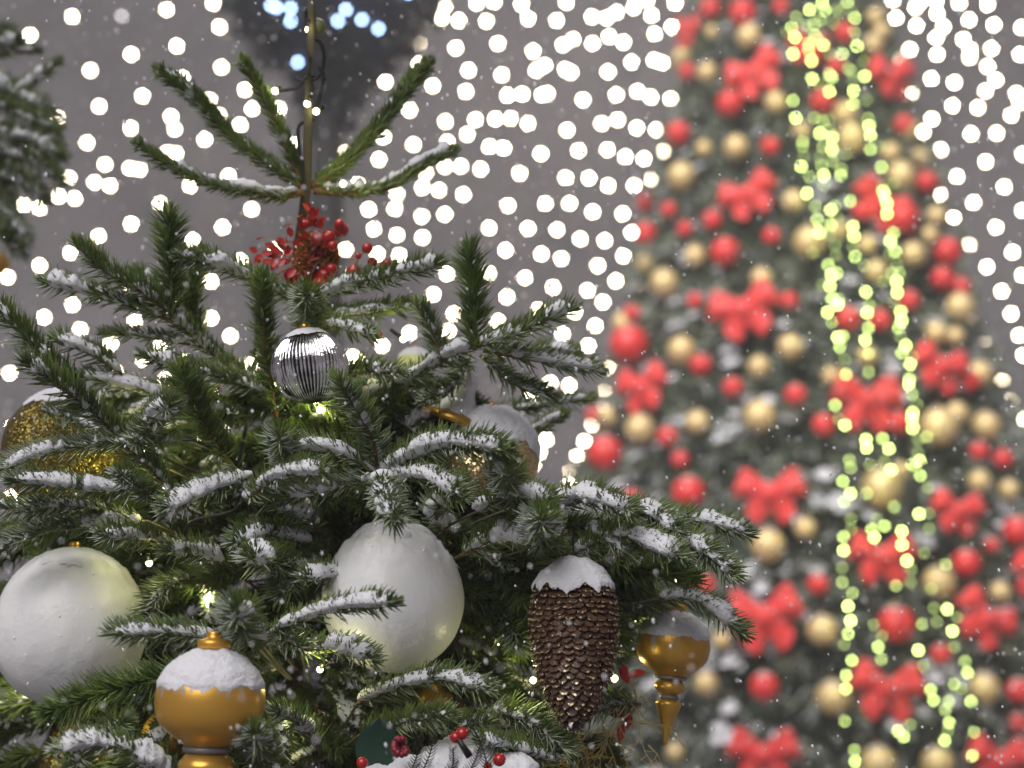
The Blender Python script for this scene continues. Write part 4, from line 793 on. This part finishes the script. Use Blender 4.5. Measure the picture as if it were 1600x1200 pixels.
# ================================================================== FAN OF WHITE LIGHT STRINGS BEHIND
WL = "47,55 113,26 260,15 333,5 343,42 205,85 276,72 405,72 141,110 346,105 155,166 223,150 285,122 327,156 90,183 204,200 267,182 273,202 342,180 375,195 136,223 320,218 262,238 275,240 164,257 203,263 218,265 357,275 108,278 148,285 172,290 297,290 37,320 62,325 92,307 117,310 18,360 250,318 205,350 154,369 110,395 348,355 393,327 62,415 12,433 375,407 301,375 197,440 113,476 69,496 211,500 330,497 360,525 252,537 223,562 291,565 15,583 125,515 183,583 173,537 393,570 330,440 280,460 449,115 383,140 436,170 394,170 458,226 552,160 602,128 604,92 654,66 676,134 655,100 646,226 592,249 538,238 640,172 599,214 559,288 696,190 699,222 743,187 774,186 798,185 825,193 730,210 765,229 787,231 845,240 660,293 686,297 724,304 695,260 720,260 751,264 812,271 884,278 665,270 620,303 510,323 576,327 617,326 659,338 695,335 584,358 620,367 660,371 624,399 528,345 540,390 590,397 552,427 794,321 852,318 764,356 825,357 870,359 790,391 846,397 877,404 820,434 864,449 698,428 763,427 677,460 695,10 690,28 717,32 745,5 760,33 772,3 815,7 825,29 870,32 885,4 925,26 948,28 963,19 990,12 1011,0 1018,24 1055,5 1023,53 1050,42 1058,50 712,75 778,68 833,80 880,70 895,62 926,68 952,57 974,66 732,110 784,117 838,110 851,102 883,108 892,113 950,112 987,97 1022,94 1035,98 728,143 793,149 816,147 847,148 855,146 911,156 963,148 996,143 1017,152 1048,155 886,203 940,193 965,187 995,200 1025,203 904,235 949,234 977,245 1006,248 1037,236 920,278 950,290 991,290 1018,280 890,318 926,331 973,334 1002,321 907,373 945,376 987,363 934,415 974,400 999,445 918,454 962,439 942,472 792,464 841,484 898,488 709,490 701,517 778,502 930,509 879,522 919,540 951,575 945,607 942,632 832,614 889,602 860,598 925,663 913,689 902,713 891,737 889,758 854,687 843,707 833,727 1395,0 1400,28 1430,12 1438,3 1432,40 1463,0 1464,21 1474,42 1463,59 1464,85 1422,77 1405,90 1499,5 1514,31 1505,62 1516,78 1515,90 1543,7 1553,39 1596,43 1549,76 1594,85 1543,104 1556,125 1540,142 1455,123 1491,129 1426,143 1415,157 1488,165 1528,168 1588,146 1593,160 1580,180 1456,186 1442,206 1517,209 1557,208 1470,234 1453,258 1540,253 1598,241 1495,276 1469,304 1569,292 1521,316 1490,341 1556,355 1514,382 1598,329 1582,394 1488,425 1542,417 1565,455 1598,430 1580,490 1520,499 1540,534 1560,564 1592,524 1566,596 1599,555 1581,626 1600,655 1593,800 20,666 17,777 296,700 349,663 315,684 225,603 259,592 330,616 597,540 560,566 505,520 550,558 640,520 470,385 432,390"
WP = [tuple(float(v) for v in t.split(',')) for t in WL.split()]
AX, AY = 1238., -640.
fan = defaultdict(list)
for x, y in WP:
    an = math.degrees(math.atan2(x-AX, y-AY)); fan[round(an/2.6)].append((math.hypot(x-AX, y-AY), x, y))
bulbW = B(); bulbW.add(*ball((0, 0, 0), 1, 12, 8)); tmp = bulbW.build('bulb', M['bulb_white']); bw_data = tmp.data; bpy.data.objects.remove(tmp)
bulbD = B(); bulbD.add(*ball((0, 0, 0), 1, 12, 8)); tmp = bulbD.build('bulb', M['bulb_dim']); bd_data = tmp.data; bpy.data.objects.remove(tmp)
TOP = at(AX, AY, 13.2)
left = sorted(kk for kk in fan if kk < 0); right = sorted(kk for kk in fan if kk >= 0)
def ordw(n):
    w = ['zeroth', 'first', 'second', 'third', 'fourth', 'fifth', 'sixth', 'seventh', 'eighth', 'ninth', 'tenth', 'eleventh', 'twelfth', 'thirteenth', 'fourteenth', 'fifteenth', 'sixteenth', 'seventeenth', 'eighteenth', 'nineteenth', 'twentieth']
    return w[n] if n < len(w) else 'twenty-'+w[n-20]
for side, keys in (('left', left), ('right', right)):
    for qi, kk in enumerate(keys):
        pts = sorted(fan[kk]); P = [at(x, y, 12.2+2.6*((r-500)/1500.)) for r, x, y in pts]
        o = empty('string_lights', P[0], 'string of white bulbs %s of the tall tree, %s from the left in the fan' % (side, ordw(qi+1)), 'string lights', 'strings of white bulbs fanning out behind')
        path = [TOP]+P; last = P[-1]+norm(P[-1]-TOP)*.5; path.append(last)
        b = B(); b.add(*tube(np.array(path)-P[0]+np.array([0, 0, .03]), .004, 5)); b.build('cable', M['cable'], o)
        for p, (r, x, y) in zip(P, pts):
            w = bpy.data.objects.new('bulb', bw_data); COL.objects.link(w); w.parent = o; w.location = tuple(p-P[0]); w.scale = (.0185,)*3
w = bpy.data.objects.new('faint_bulb', bd_data); COL.objects.link(w); w.location = tuple(at(190, 25, 12.5)); w.scale = (.0185,)*3; tag(w, 'single faint unlit-looking bulb near the top left', 'bulb')
# mast the strings hang from
b = B(); b.add(*tube([(TOP[0], TOP[1], 0), tuple(TOP+np.array([0, 0, .15]))], [.09, .05], 12)); tag(b.build('mast', M['greyglit']), 'grey mast behind the tall tree carrying the fan of light strings', 'mast')
# ================================================================== FLARED LIGHT COLUMN (top centre)
dL = 9.5; cb = at(512, 290, dL); org = np.array([cb[0], cb[1], 0.0]); s = px(dL)
o = empty('light_column', org, 'dark column flaring like a goblet with cool blue lights, top centre', 'street light')
zt = lambda y: at(512, y, dL)[2]
b = B(); b.add(*tube(np.array([(0, 0, 0), (0, 0, zt(300)), (0, 0, zt(200)), (0, 0, zt(140))]), np.array([30, 26, 24, 32])*s, 16)); b.build('column', M['darkmetal'] if 'darkmetal' in M else m_plain('dark_metal', (.04, .037, .038), .5), o)
dm_ = m_plain('dark_leaf_metal', (.016, .020, .032), .5)
b = B(); prof = smoothprof([(zt(190), 24*s), (zt(150), 36*s), (zt(115), 62*s), (zt(80), 100*s), (zt(40), 138*s), (zt(0), 162*s), (zt(-60), 170*s)], 20); b.add(*lathe(prof, 40)); b.build('goblet', dm_, o)
b = B()
for i in range(260):
    a = rg.random()*6.28; t = rg.random(); z, r = prof[int(t*19)]; leaf(b, (math.cos(a)*r, math.sin(a)*r, z), (math.cos(a)*.6, math.sin(a)*.6, rg.normal()*.8), .10, .03)
b.build('leaf_lattice', dm_, o)
bl = B(); bl.add(*ball((0, 0, 0), 1, 10, 7)); tmp = bl.build('bulb', M['bulb_blue']); bbd = tmp.data; bpy.data.objects.remove(tmp)
for x, y in [(440,8),(452,5),(475,3),(482,8),(437,44),(446,48),(468,52),(466,66),(562,8),(575,6),(590,10),(600,8),(582,24),(551,54),(538,68),(573,62),(596,66),(633,6),(642,12),(575,0),(610,18),(418,3),(470,110)]:
    w = bpy.data.objects.new('bulb', bbd); COL.objects.link(w); w.parent = o
    zz = zt(y); rr_ = float(np.interp(zz, [q[0] for q in prof], [q[1] for q in prof])); xx = (x-512)*s; yy = -math.sqrt(max(.0004, rr_**2-xx**2))-.05
    w.location = (xx, yy, zz-org[2]); w.scale = (.014,)*3
# ================================================================== FALLING SNOW
b = B(); V0, F0 = ball((0, 0, 0), 1, 6, 5); Vs = []; Fs = []
for i in range(5200):
    d = rg.uniform(.9, 4.2)**1; x = rg.uniform(-60, 1660); y = rg.uniform(-60, 1260); r = rg.uniform(.0005, .0014)*(.6+.3*d); v = norm(rg.normal(0, .25, 3)+np.array([.25, 0, -1]))
    c = at(x, y, d); st_ = rg.uniform(1, 1.9); Q = V0*r; Q = Q+np.outer(Q@v, v)*(st_-1); b.add(Q+c, F0)
k = NT('snowflake'); k.set(Base_Color=(.93, .93, .97, 1), Roughness=.8); k.b.inputs['Subsurface Weight'].default_value = 0
tag(b.build('falling_snow', k.m), kind='stuff')
print('shoots', nshoot[0], 'inner', n_fill, 'objs', len(bpy.data.objects))

b = B(); b.add([(x, y, z) for x in (-14, 16) for y in (-6, 26) for z in (-1, 14)], [[0,1,3,2],[4,6,7,5],[0,4,5,1],[2,3,7,6],[0,2,6,4],[1,5,7,3]])
hm_ = bpy.data.materials.new('snowy_air'); hm_.use_nodes = True; t = hm_.node_tree; t.nodes.clear(); oo = t.nodes.new('ShaderNodeOutputMaterial'); pv = t.nodes.new('ShaderNodeVolumePrincipled')
pv.inputs['Density'].default_value = .015; pv.inputs['Color'].default_value = (.93, .93, .95, 1); t.links.new(pv.outputs[0], oo.inputs['Volume'])
hz = tag(b.build('haze', hm_, smooth=False), kind='stuff')
